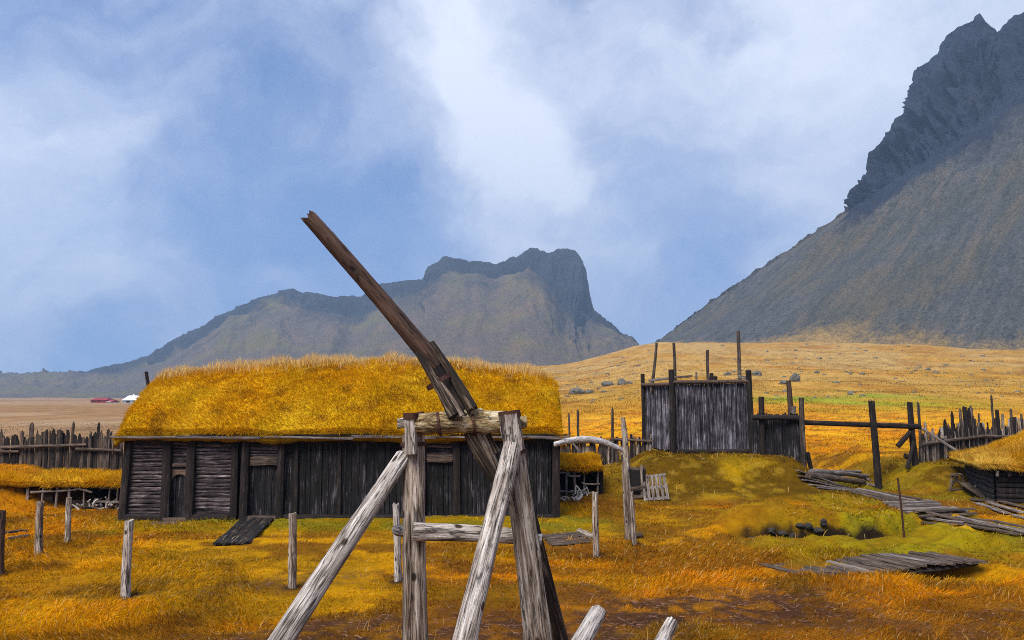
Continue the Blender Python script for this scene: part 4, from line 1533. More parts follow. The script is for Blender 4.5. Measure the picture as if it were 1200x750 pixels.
tw = root('lookout_tower', 'square lookout tower of silvery upright boards with poles rising above it', 'tower', (TP(815, 530).x, TY, tz(TP(815, 530).x, TY)))
zb, ztp = TP(835, 528).z, TP(835, 449).z
xl, xr = TP(790, 490).x, TP(879, 490).x
twi = WM[tw.name].inverted()


def tboards(p0, p1, zb, zt, hole=None):
    """a wall of narrow upright boards from p0 to p1"""
    p0, p1 = Vector(p0), Vector(p1)
    Lw = (p1 - p0).length
    d = (p1 - p0).normalized(); nn = Vector((d.y, -d.x, 0))
    mb = MB(); s = 0.0
    while s < Lw - .01:
        w = min(random.uniform(.055, .11), Lw - s)
        o = random.uniform(-.02, .02); tint = random.uniform(-.4, .45)
        z0, z1 = zb + random.uniform(-.05, .02), zt - random.uniform(0, .05)
        if hole and hole[0] < s < hole[1]:
            z0 = hole[2]
        b = len(mb.V)
        A0, A1 = p0 + d * (s + .004), p0 + d * (s + w - .006)
        ln = d * random.uniform(-.03, .03)
        for (P_, q_) in ((A0, 0), (A1, 0), (A1, .04), (A0, .04)):
            c = P_ + nn * (o - q_)
            mb.V.append(twi @ Vector((c.x, c.y, z0))); mb.T.append(tint)
        for (P_, q_) in ((A0, 0), (A1, 0), (A1, .04), (A0, .04)):
            c = P_ + nn * (o - q_) + ln
            mb.V.append(twi @ Vector((c.x, c.y, z1))); mb.T.append(tint)
        for f in ((0, 3, 2, 1), (4, 5, 6, 7), (0, 1, 5, 4), (1, 2, 6, 5), (2, 3, 7, 6), (3, 0, 4, 7)):
            mb.F.append(tuple(b + k for k in f))
        s += w
    return mb.build('board_wall', M['tower'], tw)


lc = Vector((TP(756, 490, 1.8).x, TY + 1.8, 0))
fl_, frr = Vector((xl, TY, 0)), Vector((xr, TY, 0))
tboards(fl_, frr, zb, ztp)
tboards(lc, fl_, zb, ztp - .02, (1.55, 1.84, zb + 1.05))
brc = frr + (lc - fl_)
tboards(frr, brc, zb, ztp)
tboards(brc, lc, zb, ztp)
mb = MB(); c0 = twi @ Vector((0, 0, ztp - .55))
V = [twi @ Vector((c.x, c.y, z)) for z in (ztp - .6, ztp - .52) for c in (fl_ + Vector((.05, .06, 0)), frr + Vector((-.05, .06, 0)), brc + Vector((-.05, -.06, 0)), lc + Vector((.05, -.06, 0)))]
link('platform', mesh_py('platform', V, [(0, 3, 2, 1), (4, 5, 6, 7), (0, 1, 5, 4), (1, 2, 6, 5), (2, 3, 7, 6), (3, 0, 4, 7)], [0] * 8), M['plankb'], tw)
V = [twi @ Vector((c.x, c.y, z)) for z in (zb - .1, ztp - .62) for c in (fl_ + Vector((.08, .08, 0)), frr + Vector((-.08, .08, 0)), brc + Vector((-.08, -.08, 0)), lc + Vector((.08, -.08, 0)))]
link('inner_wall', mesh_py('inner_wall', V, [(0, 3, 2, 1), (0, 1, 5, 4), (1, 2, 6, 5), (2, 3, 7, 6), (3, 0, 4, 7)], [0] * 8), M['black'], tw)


def tpost(u, v0, v1, r, dy=-.07, mat='frame', u1=None):
    a, b = TP(u, v0, dy), TP(u1 if u1 else u, v1, dy)
    a.z = min(a.z, tz(a.x, a.y) - .2)
    return log('post', a, b, r * 1.05, r, M[mat], tw, .1, .015, 12, 16, square=.35)


tpost(789, 534, 433, .095, u1=786.5)
tpost(882, 533, 434, .105, u1=877)
a = lc + Vector((-.06, 0, tz(lc.x, lc.y) - .2)); b = TP(753, 438, 1.8)
log('post', a, b, .08, .075, M['frame'], tw, .1, .015, 12, 16)
a = brc + Vector((0, .05, zb - .3)); log('post', a, brc + Vector((0, .05, ztp + .3)), .08, .075, M['frame'], tw, .1, .015, 12, 16)
log('rail', TP(787, 448, -.09), TP(879, 447, -.09), .07, .075, M['lintel'], tw, .08, .01, 12, 16)
log('rail', lc + Vector((-.1, -.06, TP(756, 451, 1.8).z)), TP(787, 450, -.05), .07, .07, M['lintel'], tw, .08, .01, 12, 16)
log('sill_beam', TP(791, 529, -.06), TP(880, 529, -.06), .085, .085, M['frame'], tw, .08, .01, 12, 16, square=.5)
for (u0, v0, u1, v1, dy, r) in ((763, 450, 769.5, 402, 1.2, .055), (791, 447, 789.5, 402, 1.0, .06), (831, 446, 829, 410, 1.2, .06), (867.5, 446, 865, 388, .4, .07)):
    a, b = TP(u0, v0 + 12, dy), TP(u1, v1, dy)
    log('pole', a, b, r * 1.05, r * .95, M['palis'], tw, .12, .02, 10, 14)
plank('board', TP(865, 442, .1), TP(877, 442, .1), .12, .05, M['plank'], tw, up=(0, -1, 0))
plank('board', TP(760, 446, 1.2), TP(792, 443, 1.0), .1, .05, M['plank'], tw, up=(0, -1, 0))
plank('board', TP(789, 442, .8), TP(811, 441, .8), .09, .05, M['plankb'], tw, up=(0, -1, 0))
log('stub', TP(834, 450, .6), TP(834, 437, .6), .07, .07, M['frame'], tw, .1, 0, 10, 5)
log('stub', TP(816, 450, .6), TP(816, 436, .6), .04, .04, M['plank'], tw, .1, 0, 10, 5)

# ------------------------------------------------------------------ the gate beside it
GY = 28.4
gt = root('log_gate', 'log gateway with one long crossbeam running right from the lookout tower', 'gate', gp(985, 570))


def glog(name, a, b, r0, r1, mat='frame', sink=False, **k):
    p, q = at(*a), at(*b)
    if sink:
        p.z = min(p.z, tz(p.x, p.y) - .25)
    kw = dict(rough=.1, bend=.02, sides=12, rings=16, square=.3)
    kw.update(k)
    return log(name, p, q, r0, r1, M[mat], gt, **kw)


glog('post', (895, 540, 29.2), (892, 465, 29.2), .10, .10, sink=True)
glog('post', (943, 563, 28.0), (939, 466, 28.0), .095, .085, 'palis', sink=True)
glog('post', (1030, 571, GY), (1021, 470, GY), .115, .105, sink=True, jag=.03)
glog('post', (1074, 556, 29.0), (1066, 471, 29.0), .12, .09, sink=True, jag=.03)
glog('crossbeam', (938, 495, 28.25), (1078, 500, 29.0), .085, .095, square=.7, roll=0, rings=26)
glog('brace', (1052, 523, 28.8), (1067, 506, 28.8), .085, .08)
glog('brace', (1063, 549, 28.7), (1071, 517, 28.8), .07, .06)
glog('knob', (1060, 534, 28.8), (1066, 535, 28.8), .085, .08, rings=5)
glog('strut', (956, 557, 28.4), (946, 530, 28.4), .075, .07, sink=True)
glog('post', (927, 500, 29.6), (924, 446, 29.6), .10, .085, 'pole', jag=.05, knots=3)
glog('stub', (929, 490, 29.3), (930, 476, 29.3), .07, .09, 'plank', rings=5)
glog('rail', (882, 489, 29.1), (940, 490, 28.6), .085, .09, square=.5)
glog('rail', (893, 541, 29.0), (940, 541, 28.2), .06, .06)
# dark boards between
pa, pb = at(881, 515, 29.5), at(941, 515, 28.7)
mb = MB(); gti = WM[gt.name].inverted(); s = 0
pb.z = pa.z
Lw = (pb - pa).length; d = (pb - pa).normalized(); nn = Vector((d.y, -d.x, 0))
z1, z0 = at(910, 485, 29).z, at(910, 556, 29).z
while s < Lw - .02:
    w = random.uniform(.07, .13); tint = random.uniform(-.3, .5); t1 = z1 + random.uniform(-.05, .07)
    b = len(mb.V); ln = d * random.uniform(-.012, .012)
    for (zz, l2) in ((z0, Vector()), (t1, ln)):
        for (ds, dn) in ((.004, 0), (w - .006, 0), (w - .006, -.04), (.004, -.04)):
            c = pa + d * (s + ds) + nn * (dn + random.uniform(-.004, .004)) + l2
            mb.V.append(gti @ Vector((c.x, c.y, zz))); mb.T.append(tint)
    for f in ((0, 3, 2, 1), (4, 5, 6, 7), (0, 1, 5, 4), (1, 2, 6, 5), (2, 3, 7, 6), (3, 0, 4, 7)):
        mb.F.append(tuple(b + k for k in f))
    s += w
b = len(mb.V)
for zz in (z0, z1 - .06):
    for (ds, dn) in ((0, -.055), (Lw, -.055), (Lw, -.085), (0, -.085)):
        c = pa + d * ds + nn * dn
        mb.V.append(gti @ Vector((c.x, c.y, zz))); mb.T.append(-.4)
for f in ((0, 3, 2, 1), (4, 5, 6, 7), (0, 1, 5, 4), (1, 2, 6, 5), (2, 3, 7, 6), (3, 0, 4, 7)):
    mb.F.append(tuple(b + k for k in f))
mb.build('board_panel', M['tar'], gt)

# logs lying in the gateway
LLOG = [((947, 561), (1012, 569), .12, 'thick dark log lying nearest in the gateway'), ((950, 556), (1016, 561), .09, 'long grey log lying second in the gateway pile'),
        ((952, 554), (1008, 555), .075, 'thin log lying at the back of the gateway pile'), ((985, 553), (1020, 565), .06, 'slanting pole lying across the gateway logs'),
        ((1000, 568), (1027, 572), .07, 'short log lying against the foot of the middle gate post')]
for (a, b, r, lab) in LLOG:
    p, q = gp(*a), gp(*b)
    p.z += r * .8; q.z += r * .9
    tag(log('lying_log', p, q, r, r * .85, M['plankb' if r > .1 else 'plank'], None, .12, .03, 12, 18, knots=2), lab, 'log', 'logs lying in the gateway')

# timber pit in the mound and a pallet leaning on it
g = gp(748, 586)
pit = root('pit_frame', 'dark timber-framed opening dug into the mound below the tower', 'pit frame', g)
Yp = g.y + .1
for (u, v0, v1, w) in ((736, 588, 547, .05), (752, 586, 545, .045), (758, 575, 556, .04)):
    a = at(u, v0, Yp); b = at(u, v1, Yp)
    a.z -= .2
    log('post', a, b, w, w * .9, M['brown'], pit, .14, .02, 10, 12)
plank('rail', at(734, 573, Yp - .08), at(757, 571, Yp - .08), .12, .05, M['plankb'], pit, up=(0, -1, 0))
plank('rail', at(735, 583, Yp - .08), at(757, 582, Yp - .08), .1, .05, M['plankb'], pit, up=(0, -1, 0))
plank('rail', at(734, 549, Yp + .1), at(757, 550, Yp + .1), .14, .06, M['plankb'], pit, up=(0, -1, 0))
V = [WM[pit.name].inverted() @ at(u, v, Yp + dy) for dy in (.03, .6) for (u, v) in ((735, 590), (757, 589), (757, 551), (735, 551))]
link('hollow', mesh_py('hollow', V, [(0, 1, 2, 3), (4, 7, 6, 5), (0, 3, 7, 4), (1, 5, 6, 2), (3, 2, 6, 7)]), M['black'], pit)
g = gp(770, 587)
pal = root('pallet', 'slatted wooden pallet leaning on the mound below the tower', 'pallet', g)
for k in range(6):
    f = k / 5
    plank('slat', at(757 + 26 * f - .5, 587 - 2 * f, g.y), at(753 + 25 * f, 558 - 2.5 * f, g.y + .45), .085, .025, M['plank'], pal, up=(0, -1, .3))
for v in (0, 1, 2):
    f = v / 2 * .92 + .04
    a = at(757, 587, g.y).lerp(at(753, 558, g.y + .45), f); b = at(783, 585, g.y).lerp(at(778, 555.5, g.y + .45), f)
    plank('rail', a + Vector((-.05, .04, 0)), b + Vector((.05, .04, 0)), .09, .05, M['plank'], pal, up=(0, -1, .3))

# ------------------------------------------------------------------ the hut on the right
hc = gp(1168, 590)
hrz2 = math.atan2(-.28, .96)
hut = root('turf_hut', 'low log hut under a shaggy turf roof at the right edge', 'hut', hc, hrz2)
hux, huy = Vector((math.cos(hrz2), math.sin(hrz2), 0)), Vector((-math.sin(hrz2), math.cos(hrz2), 0))
HD, HL = 3.4, 5.0
hez = at(1168, 549, hc.y).z - hc.z
mb = MB()
z = -.2
while z < hez:
    hg = random.uniform(.13, .19)
    mb.hlog(0.0, HL, z + hg / 2, hg * .52, 0.0, random.uniform(-.35, .1), 14)
    z += hg
mb.build('log_wall', M['frame'], hut)
V, F, T = [], [], []
z = -.2
while z < hez:
    hg = random.uniform(.13, .19); tint = random.uniform(-.2, .5)
    b = len(V)
    for i in range(9):
        yy = .06 + (HD - .06) * i / 8
        for (dx, dz) in ((.05, -1), (-.03, -.7), (-.045, 0), (-.03, .7), (.05, 1)):
            V.append((dx, yy, z + hg / 2 + hg * .52 * dz + .012 * math.sin(i * 1.3 + b))); T.append(tint)
    for i in range(8):
        for k in range(4):
            q_ = b + i * 5 + k
            F.append((q_, q_ + 1, q_ + 6, q_ + 5))
    z += hg
M['tary'] = wood('grey_log_end', (.012, .010, .009), (.05, .043, .04), (.15, .135, .13), axis='Y', scale=20, stretch=14)
link('log_wall', mesh_py('log_wall', V, F, T), M['tary'], hut)
mb = MB(); mb.box(.06, HL, .07, HD, -.2, hez - .02); mb.build('wall_core', M['black'], hut)


def hut_z(x, y):
    ym = HD / 2
    t = np.clip(np.abs(y - ym) / (ym + .3), 0, 1)
    rise = 1.45 * ss(-.7, 3.2, x)
    return hez + .13 + rise * (1 - t ** 1.5) + (fbm(x * 1.4, y * 1.4, 3, 111) - .5) * .16


def hut_c(x, y, n):
    return lerp(np.broadcast_to(np.array([.64, .34, .015]), x.shape + (3,)), np.array([.68, .42, .06]), ss(.4, .6, fbm(x, y, 3, 112)))


hr = turf_slab('turf_roof', hut, -.45, HL, -.30, HD + .3, hut_z, hut_c, .16, 60, 40)
turf_blades(hr, -.45, HL, -.3, HD + .3, hut_z, hut_c, 26000, L=(.14, .32), wd=.014, edge=2600)
for k in range(9):
    x = .0 + k * .32
    P_ = hc + hux * x + huy * -.24 + Vector((0, 0, hez - .05))
    plank('eave_peg', P_, P_ - Vector((0, 0, random.uniform(.08, .2))), .08, .04, M['plank' if k % 3 == 0 else 'frame'], hut, up=tuple(-huy))

# trestle and boards by the hut
g = gp(1122, 576)
tr = root('trestle', 'small wooden trestle with crossed legs beside the turf hut', 'trestle', g)
for (a, b) in (((1113, 575), (1117, 556)), ((1117, 556), (1131, 573)), ((1127, 556), (1131, 575)), ((1112, 574), (1134, 574)), ((1114, 556), (1127, 556)), ((1122, 558), (1113, 573))):
    plank('bar', at(a[0], a[1], g.y + random.uniform(-.08, .08)), at(b[0], b[1], g.y + random.uniform(-.08, .08)), .07, .05, M['plankb'], tr, up=(0, -1, 0))
BRD = [((1130, 566), (1157, 585), .30, 'plankb', 'wide brown board sliding off the pile by the hut'),
       ((1142, 570), (1166, 582), .14, 'plank', 'grey narrow board lying before the hut wall'),
       ((1139, 575), (1150, 562), .06, 'bone', 'thin white stick propped by the hut wall'),
       ((1143, 565), (1153, 565), .05, 'bone', 'short white stick lying over the boards'),
       ((1138, 586), (1172, 590), .16, 'plankb', 'dark board lying flat at the hut corner')]
for (a, b, w, mt, lab) in BRD:
    p, q = gp(a[0], max(a[1], 577)), gp(b[0], max(b[1], 580))
    p = at(a[0], a[1], p.y); q = at(b[0], b[1], q.y)
    p.z = max(p.z, tz(p.x, p.y) + .03); q.z = max(q.z, tz(q.x, q.y) + .03)
    tag(plank('loose_board', p, q, w, .04, M[mt], None, up=(0, -.6, .8)), lab, 'board', 'boards lying by the hut')

# ------------------------------------------------------------------ boardwalk
bw = root('boardwalk', 'weathered plank boardwalk winding from the log gate to the right edge', 'boardwalk', gp(1080, 598))


def strip(u0, v0, u1, v1, w, n, mats, across, zoff=.05, skew=0.0):
    p, q = gp(u0, v0), gp(u1, v1)
    d = (q - p); d.z = 0
    L_ = d.length; d.normalize(); s = Vector((-d.y, d.x, 0))
    if across:
        nb = int(L_ / .2)
        for k in range(nb):
            c = p.lerp(q, (k + .5) / nb)
            hw_ = w / 2 * random.uniform(.9, 1.1)
            e0, e1 = c - s * hw_ + d * (skew - random.uniform(0, .06)), c + s * hw_ - d * (skew + random.uniform(-.03, .03))
            e0.z, e1.z = tz(e0.x, e0.y) + zoff, tz(e1.x, e1.y) + zoff
            m_ = max(e0.z, e1.z, tz(c.x, c.y) + zoff)
            e0.z = e1.z = m_ + random.uniform(-.01, .01)
            plank('plank', e0, e1, random.uniform(.15, .185), .045, M[random.choice(mats)], bw, jag=.02, seg=3)
    else:
        nb = int(w / .2)
        for k in range(nb):
            o = s * ((k + .5) / nb - .5) * w
            a0 = random.uniform(-.15, .15)
            e0, e1 = p + o + d * a0, q + o + d * random.uniform(-.2, .2)
            e0.z, e1.z = tz(e0.x, e0.y) + zoff, tz(e1.x, e1.y) + zoff
            c = (e0 + e1) / 2
            up_ = max(0, tz(c.x, c.y) + zoff - c.z)
            e0.z += up_; e1.z += up_
            plank('plank', e0, e1, random.uniform(.14, .19), .045, M[random.choice(mats)], bw, jag=.05, seg=5)


strip(945, 566, 1000, 577, 1.0, 0, ['plank', 'plankb', 'eave'], False, .03)
strip(1000, 577, 1062, 592, 1.2, 0, ['plank', 'plankb', 'eave'], False, .04)
strip(1062, 590, 1112, 608, 1.5, 0, ['plank', 'plankb'], True, .04, .4)
strip(1085, 612, 1150, 618, 1.2, 0, ['plankb', 'plank', 'plankb'], False, .05)
strip(1140, 617, 1225, 634, 1.3, 0, ['plankb', 'plank', 'plankb'], False, .06)
PL2 = [((1146, 592), (1180, 604), .20, 'plank', 'pale plank lying loose nearest the boardwalk'), ((1158, 591), (1198, 603), .18, 'plank', 'second loose grey plank above the boardwalk'),
       ((1172, 590), (1215, 600), .2, 'plankb', 'brown loose plank lying by the hut front'), ((1188, 606), (1215, 614), .16, 'plank', 'short loose plank at the edge beside the boardwalk')]
for (a, b, w, mt, lab) in PL2:
    p, q = gp(*a), gp(*b)
    p.z += .06; q.z += .06
    tag(plank('loose_plank', p, q, w, .04, M[mt], None), lab, 'plank', 'loose planks by the boardwalk')

# plank bridge in the grass
br = root('plank_bridge', 'low bridge of short brown planks lying over a dark hollow in the grass', 'plank bridge', gp(1020, 668))
p, q = gp(915, 669), gp(1128, 659)
for k in range(19):
    f = (k + .5) / 19
    c = p.lerp(q, f)
    lift = -.01 + .13 * ss(.35, .75, np.array(f)).item()
    e0 = c + Vector((.24, -.42, 0)); e1 = c + Vector((-.30, .50, 0))
    zz = .02 + lift
    e0.z = zz + random.uniform(-.02, .02); e1.z = zz + random.uniform(-.02, .03)
    plank('plank', e0, e1, random.uniform(.16, .20), .045, M['plank' if k % 6 == 1 else 'plankb'], br, jag=.04, seg=4)
for s in (-.35, .4):
    log('bearer', p + Vector((1.3 - s * .6, s * .8, -.07)), q + Vector((-.1 - s * .6, s * .8, .03)), .05, .05, M['frame'], br, .1, .02, 8, 12)

# ramp to the door
rp = root('plank_ramp', 'dark plank ramp leading down from the longhouse plank door', 'ramp', gp(290, 625))
for k in range(7):
    f = k / 6
    a = HP(HX(292 + 30 * f), -.22, .10 - .01 * f)
    g = gp(254 + 34 * f, 640 - 1.5 * f)
    g.z += .04
    plank('plank', a, g, .16, .045, M['split' if k % 2 else 'tar'], rp, jag=.05, seg=5)
# half-buried planks
hb = root('buried_planks', 'half buried brown planks lying flat in the grass behind the crane', 'planks', gp(665, 634))
for k in range(6):
    p, q = gp(636 + 2 * k, 629 + 2.2 * k), gp(676 + 3 * k, 626 + 2.0 * k)
    p.z += .02; q.z += .03
    plank('plank', p, q, .17, .04, M['plankb'], hb, jag=.05)
p, q = gp(696, 634), gp(680, 626)
p.z += .06; q = at(679, 623, q.y)
tag(log('short_log', p, q, .075, .08, M['brown'], None, .12, .01, 12, 10), 'short grey log propped on the half buried planks', 'log')
p, q = gp(733, 632), gp(752, 630)
p.z += .05; q.z += .05
tag(log('short_log', p, q, .06, .06, M['plankb'], None, .12, .01, 12, 10), 'short dark log lying at the foot of the crooked gateway post', 'log')
lp_ = [((6, 628), (30, 624), .16, 'dark plank lying uppermost in the pile at the left edge'), ((10, 633), (34, 630), .14, 'lower grey plank of the pile at the left edge')]
for (a, b, w, lab) in lp_:
    p, q = gp(*a), gp(*b); p.z += .08 if 'upper' in lab else .04; q.z += .05
    tag(plank('loose_plank', p, q, w, .05, M['plankb'], None), lab, 'plank', 'planks lying at the left edge')


# ------------------------------------------------------------------ stones
def stone(name, c, sx, sy, sz, mat, lab, group, seed, sub=3):
    bm = bmesh.new()
    bmesh.ops.create_icosphere(bm, subdivisions=sub, radius=1)
    P_ = np.array([v.co for v in bm.verts])
    n = fbm3(P_[:, 0] * 1.2 + seed, P_[:, 1] * 1.2, P_[:, 2] * 1.2, 4, seed) - .5
    cell = np.floor(fbm3(P_[:, 0] * 1.1 + seed * 2, P_[:, 1] * 1.1, P_[:, 2] * 1.1, 2, seed + 4) * 6) / 6 - .5
    for v, a, b in zip(bm.verts, n, cell):
        v.co *= 1 + .7 * a + .5 * b
        v.co.x *= sx; v.co.y *= sy; v.co.z *= sz
    me = bpy.data.meshes.new(name)
    bm.to_mesh(me); bm.free()
    o = link(name, me, mat, None, Matrix.Translation(c) @ Matrix.Rotation(seed * 1.7, 4, 'Z'))
    if lab:
        tag(o, lab, 'boulder' if name == 'boulder' else 'stone', group)
    return o


BLD = [(676, 462, 12, 7, 'squarish dark boulder standing nearest the longhouse gable'), (690, 461, 8, 3, 'low flat boulder beside the squarish one'),
       (712, 452, 10, 5, 'wide mossy boulder behind the palisade'), (728, 451, 8, 6, 'humped boulder between mossy boulder and tower'),
       (738, 450, 5, 3, 'small boulder left of the tower'),
       (887, 440, 8, 5, 'rounded boulder right behind the tower corner post'), (932, 447, 8, 9, 'peaked dark boulder above the forked gate post'),
       (919, 450, 8, 4, 'flat boulder leaning against the peaked one'), (853, 440, 6, 4, 'boulder glimpsed between the tower poles'),
       (957, 437, 4, 2.5, 'small pale boulder on the slope right of the peaked one'), (1088, 434, 4, 3, 'lone pale boulder on the far pasture'),
       (1010, 439, 5, 2.5, 'small brown boulder in the middle of the pasture')]
for k, (u, v, w, h_, lab) in enumerate(BLD):
    g = gp(u, v)
    px = g.y / FPX
    stone('boulder', (g.x, g.y, g.z + h_ * px * .3), w * px * .75, w * px * .7, h_ * px * .8, M['rock'], lab, 'boulders on the pasture', 11 + k)
for k in range(12):
    u = 872 + k * 4.6
    g = gp(u, 622.5)
    f = k / 11
    x, y = np.interp(f, [0, .5, 1], [5.35, 6.6, 7.6]), 18.98 + .05 * math.sin(k * 2.3)
    g = Vector((x, y, tz(x, y) + .07 + .10 * (k % 2)))
    stone('stone', g, .10 + .03 * (k % 3), .09, .075 + .02 * (k % 2), M['stone'], 'rough grey fist-to-head sized stone lining the grassy ditch', 'stones lining the ditch', 40 + k, 2)
# field scatter too fine to count
V, F = [], []
bm = bmesh.new(); bmesh.ops.create_icosphere(bm, subdivisions=1, radius=1)
ico = np.array([v.co for v in bm.verts]); icf = np.array([[v.index for v in f.verts] for f in bm.faces]); bm.free()
n = 520
us, vs2 = rng.uniform(640, 1250, n), rng.beta(1.2, 1.6, n)
Ys = 110 * (5.5 ** vs2)
xs = (us - 600) / FPX * Ys
zs = terrain(xs, Ys)
sz = rng.uniform(.1, .55, n) ** 2.2 * (Ys / 200) ** .7 * 2.6
off_ = np.arange(n)[:, None, None] * len(ico)
VV = np.stack([xs, Ys, zs], 1)[:, None, :] + ico[None] * (sz[:, None, None] * rng.uniform(.6, 1.3, (n, len(ico), 1))) * np.array([1.3, 1, .6])
tag(link('rubble', mesh_np('rubble', VV.reshape(-1, 3), None, (icf[None] + off_).reshape(-1, 3)), M['rock']), 'scattered stones over the pasture below the mountain', None, None, 'stuff')


# ------------------------------------------------------------------ far farm
def far_house(name, label, u0, u1, vb, vw, vr, Y, wall, roofm, parts=()):
    a, b = at(u0, vb, Y), at(u1, vb, Y)
    z0 = tz(a.x, Y) - .3
    L_ = b.x - a.x; hw = at(u0, vw, Y).z - z0; hr_ = at(u0, vr, Y).z - z0; D_ = 8.0
    r = root(name, label, 'building', (a.x, Y, z0))
    mb = MB(); mb.box(0, L_, 0, D_, 0, hw); mb.build('wall', wall, r)
    V = [(-.4, -.5, hw - .2), (L_ + .4, -.5, hw - .2), (L_ + .4, D_ + .5, hw - .2), (-.4, D_ + .5, hw - .2), (-.4 + L_ * .12, D_ / 2, hr_), (L_ * .88 + .4, D_ / 2, hr_)]
    link('roof', mesh_py('roof', V, [(0, 1, 5, 4), (2, 3, 4, 5), (1, 2, 5), (3, 0, 4), (3, 2, 1, 0)]), roofm, r)
    for (f0, f1, q0, q1, m_) in parts:
        mb = MB(); mb.box(L_ * f0, L_ * f1, -.08, .2, hw * q0, hw * q1); mb.build('window', m_, r)
    return r


FYD = 380
far_house('farm_building', 'long dark red farm building at the foot of the far mountain', 106, 124, 473, 468.5, 466, FYD, M['redwall'], M['redwall'], ((.2, .27, .4, .75, M['black']), (.5, .57, .4, .75, M['black'])))
far_house('farm_building', 'small white shed at the end of the red farm building', 124.5, 130, 473.2, 470.5, 468.5, FYD - 2, M['white'], M['redwall'])
fh = far_house('farm_building', 'grey farm building with a white hipped roof beside the turf roof edge', 143.5, 172, 473, 468.5, 463.5, FYD - 10, M['greywall'], M['white'], ((.15, .3, .3, .8, M['black']), (.45, .6, .3, .8, M['black'])))
log('vent_turret', at(157, 465, FYD - 6), at(157, 461.5, FYD - 6), .5, .2, M['white'], fh, 0, 0, 8, 3)

# ------------------------------------------------------------------ grass on the ground
NB = 520000
slope = rng.uniform(.034, .47, NB)
wgt = slope
Yg_ = H / slope
th = rng.uniform(-.80, .80, NB)
x, y = th * Yg_ * rng.uniform(.98, 1.02, NB), Yg_
keep = np.ones(NB, bool)
# nothing grows inside buildings or on boards
hloc = np.stack([(x - hA.x) * hd.x + (y - hA.y) * hd.y, (x - hA.x) * hn.x + (y - hA.y) * hn.y], 1)
keep &= ~((hloc[:, 0] > -.15) & (hloc[:, 0] < LH + .15) & (hloc[:, 1] > -.12) & (hloc[:, 1] < DEP + .2))
keep &= ~((x > sx - .05) & (x < sx + sL + .05) & (y > sY - .1) & (y < sY + 2.3))
keep &= ~((x > tx - .05) & (x < tx + tL + .05) & (y > tY - .1) & (y < tY + 2.8))
ul = np.stack([(x - hc.x) * hux.x + (y - hc.y) * hux.y, (x - hc.x) * huy.x + (y - hc.y) * huy.y], 1)
keep &= ~((ul[:, 0] > -.1) & (ul[:, 1] > -.1) & (ul[:, 1] < HD + .1))
tl = (y > TY) & (y < TY + 1.8) & (x > xl - 1.0) & (x < xr)
keep &= ~tl
path = [(945, 566), (1000, 577), (1062, 591), (1112, 609), (1150, 618), (1225, 634)]
PP = [gp(*a) for a in path]
pd = np.full(NB, 1e9)
for a, b in zip(PP[:-1], PP[1:]):
    pd = np.minimum(pd, seg_dist(x, y, a.x, a.y, b.x, b.y))
keep &= ~(pd < .55 + .7 * (fbm(x * 2, y * 2, 2, 121) - .5))
bp, bq = gp(915, 669), gp(1128, 659)
keep &= ~((seg_dist(x, y, bp.x, bp.y, bq.x, bq.y) < .40))
rd = seg_dist(x, y, gp(271, 640).x, gp(271, 640).y, HP(HX(306), 0, 0).x, HP(HX(306), 0, 0).y)
keep &= ~(rd < .5)
mm_ = mud_mask(x, y)
keep &= rng.random(NB) > mm_ * .88
ydg = np.interp(x, [a[0] for a in DITCH], [a[1] for a in DITCH])
keep &= ~((np.abs(y - ydg + .0) < .32) & (x > 4.9) & (x < 9.3) & (rng.random(NB) < .80))
x, y = x[keep], y[keep]
n = len(x)
z = terrain(x, y)
w = fbm(x * .5, y * .5, 3, 131) * 10
hgt = fbm(x * 1.3, y * 1.3, 3, 132)
tall = ss(.35, .65, fbm(x * .35, y * .35, 3, 133))
L_ = rng.uniform(.045, .135, n) * (.45 + 1.1 * hgt) * (.6 + .8 * tall) * (1 - .6 * mud_mask(x, y))
L_ *= 1 + .35 * ss(20, 60, y)
D = np.stack([np.cos(w) * .75, np.sin(w) * .55, np.full(n, .85)], 1) + rng.normal(0, .38, (n, 3))
D[:, 2] = np.abs(D[:, 2]) + .15
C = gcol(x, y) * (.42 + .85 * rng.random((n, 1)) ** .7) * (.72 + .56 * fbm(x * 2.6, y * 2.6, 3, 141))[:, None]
C = C * (1 + rng.normal(0, .07, (n, 3)))
pale = rng.random(n) < .05
C[pale] = C[pale] * .5 + PALE * .5
C = np.clip(C, 0.003, .9)
Wd = np.clip(.00085 * y, .006, .05) * rng.uniform(.6, 1.3, n)
ydg = np.interp(x, [a[0] for a in DITCH], [a[1] for a in DITCH])
L_ *= 1 - .55 * ((ydg - y > .2) & (ydg - y < 1.6) & (x > 4.9) & (x < 10.4))
P_ = np.stack([x, y, z - .015], 1)
# straw lying in the mud
ns = 9000
sx_, sy_ = rng.uniform(-5, 9, ns), rng.uniform(8.2, 15, ns)
k_ = rng.random(ns) < mud_mask(sx_, sy_)
sx_, sy_ = sx_[k_], sy_[k_]
ns = len(sx_)
a_ = rng.uniform(0, 6.28, ns)
P2 = np.stack([sx_, sy_, terrain(sx_, sy_) + .006], 1)
D2 = np.stack([np.cos(a_), np.sin(a_), rng.uniform(.0, .25, ns)], 1)
C2 = lerp(np.broadcast_to(np.array([.36, .21, .15]), (ns, 3)), np.array([.20, .09, .06]), rng.random(ns))
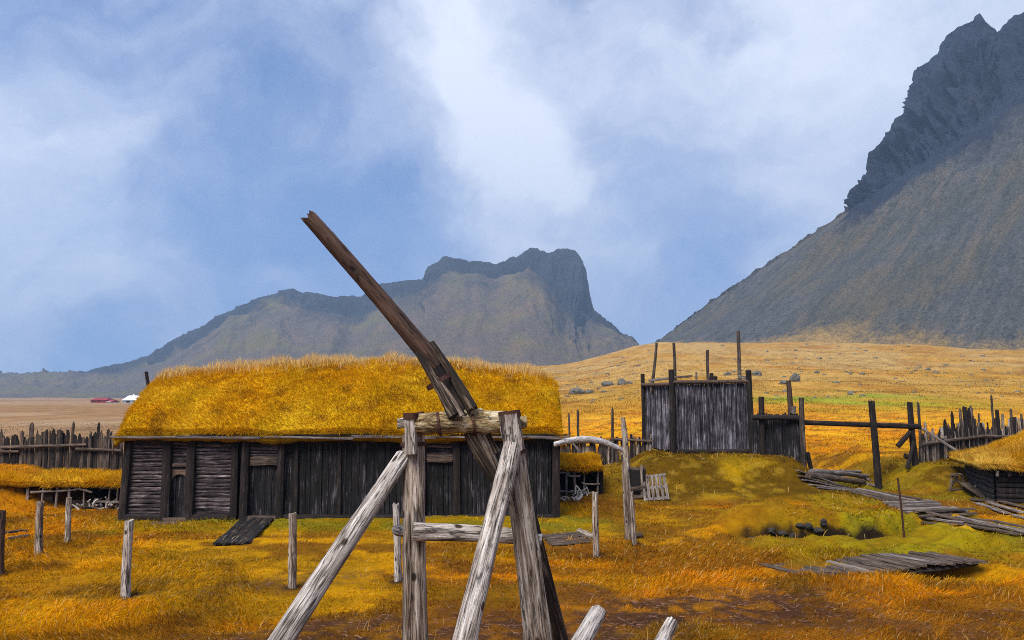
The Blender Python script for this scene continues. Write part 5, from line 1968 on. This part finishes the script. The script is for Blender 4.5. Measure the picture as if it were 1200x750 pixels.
# coarse tussocks on the far pasture
nf = 110000
Yf = 85 * (6.5 ** rng.beta(1.0, 1.5, nf))
xf = rng.uniform(-.62, .72, nf) * Yf
zf_ = terrain(xf, Yf)
clump = fbm(xf * .35, Yf * .16, 3, 143)
kf = rng.random(nf) < ss(.30, .62, clump) * ss(-.5, -.05, xf / Yf)
xf, Yf, zf_ = xf[kf], Yf[kf], zf_[kf]
nf = len(xf)
P3 = np.stack([xf, Yf, zf_ - .02], 1)
D3 = np.stack([rng.normal(0, .45, nf), rng.normal(0, .45, nf), np.ones(nf)], 1)
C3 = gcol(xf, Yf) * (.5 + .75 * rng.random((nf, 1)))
P_ = np.concatenate([P_, P2, P3]); D = np.concatenate([D, D2, D3])
L_ = np.concatenate([L_, rng.uniform(.05, .14, ns), rng.uniform(.12, .34, nf) * (Yf / 150) ** .35])
Wd = np.concatenate([Wd, rng.uniform(.006, .014, ns), .0007 * Yf])
C = np.concatenate([C, C2, C3])
nk = 3200
Yk = H / rng.uniform(.10, .42, nk); xk = rng.uniform(-.75, .75, nk) * Yk
hk_ = (xk - hA.x) * hd.x + (Yk - hA.y) * hd.y
ok = ~((Yk > hA.y - .4) & (hk_ > -.3) & (hk_ < LH + .3)) & (rng.random(nk) > mud_mask(xk, Yk)) & (fbm(xk * .7, Yk * .7, 3, 145) > .5)
xk, Yk = xk[ok], Yk[ok]; nk = len(xk)
P_ = np.concatenate([P_, np.stack([xk, Yk, terrain(xk, Yk)], 1)])
D = np.concatenate([D, np.stack([rng.normal(.15, .3, nk), rng.normal(0, .3, nk), np.ones(nk)], 1)])
L_ = np.concatenate([L_, rng.uniform(.12, .26, nk)])
Wd = np.concatenate([Wd, .0005 * Yk])
C = np.concatenate([C, lerp(np.broadcast_to(PALE, (nk, 3)), GOLD, rng.random(nk))])
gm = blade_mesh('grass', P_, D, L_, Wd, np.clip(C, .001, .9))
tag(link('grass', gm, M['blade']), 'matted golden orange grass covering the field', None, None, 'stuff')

# ------------------------------------------------------------------ air
hm_, nt, p_, o_ = nodes_mat('haze_air')
nt.nodes.remove(p_)
pv = nt.nodes.new('ShaderNodeVolumePrincipled')
pv.inputs['Color'].default_value = (.48, .69, 1.0, 1)
pv.inputs['Density'].default_value = .00027
pv.inputs['Anisotropy'].default_value = 0.2
nt.links.new(pv.outputs[0], o_.inputs['Volume'])
try:
    hm_.cycles.volume_sampling = 'DISTANCE'
except Exception:
    pass
mb = MB()
mb.box(-3700, 3700, -3700, 3700, -120, 780)
tag(mb.build('haze', hm_, None), 'thin bluish haze over the field and mountains', None, None, 'stuff')
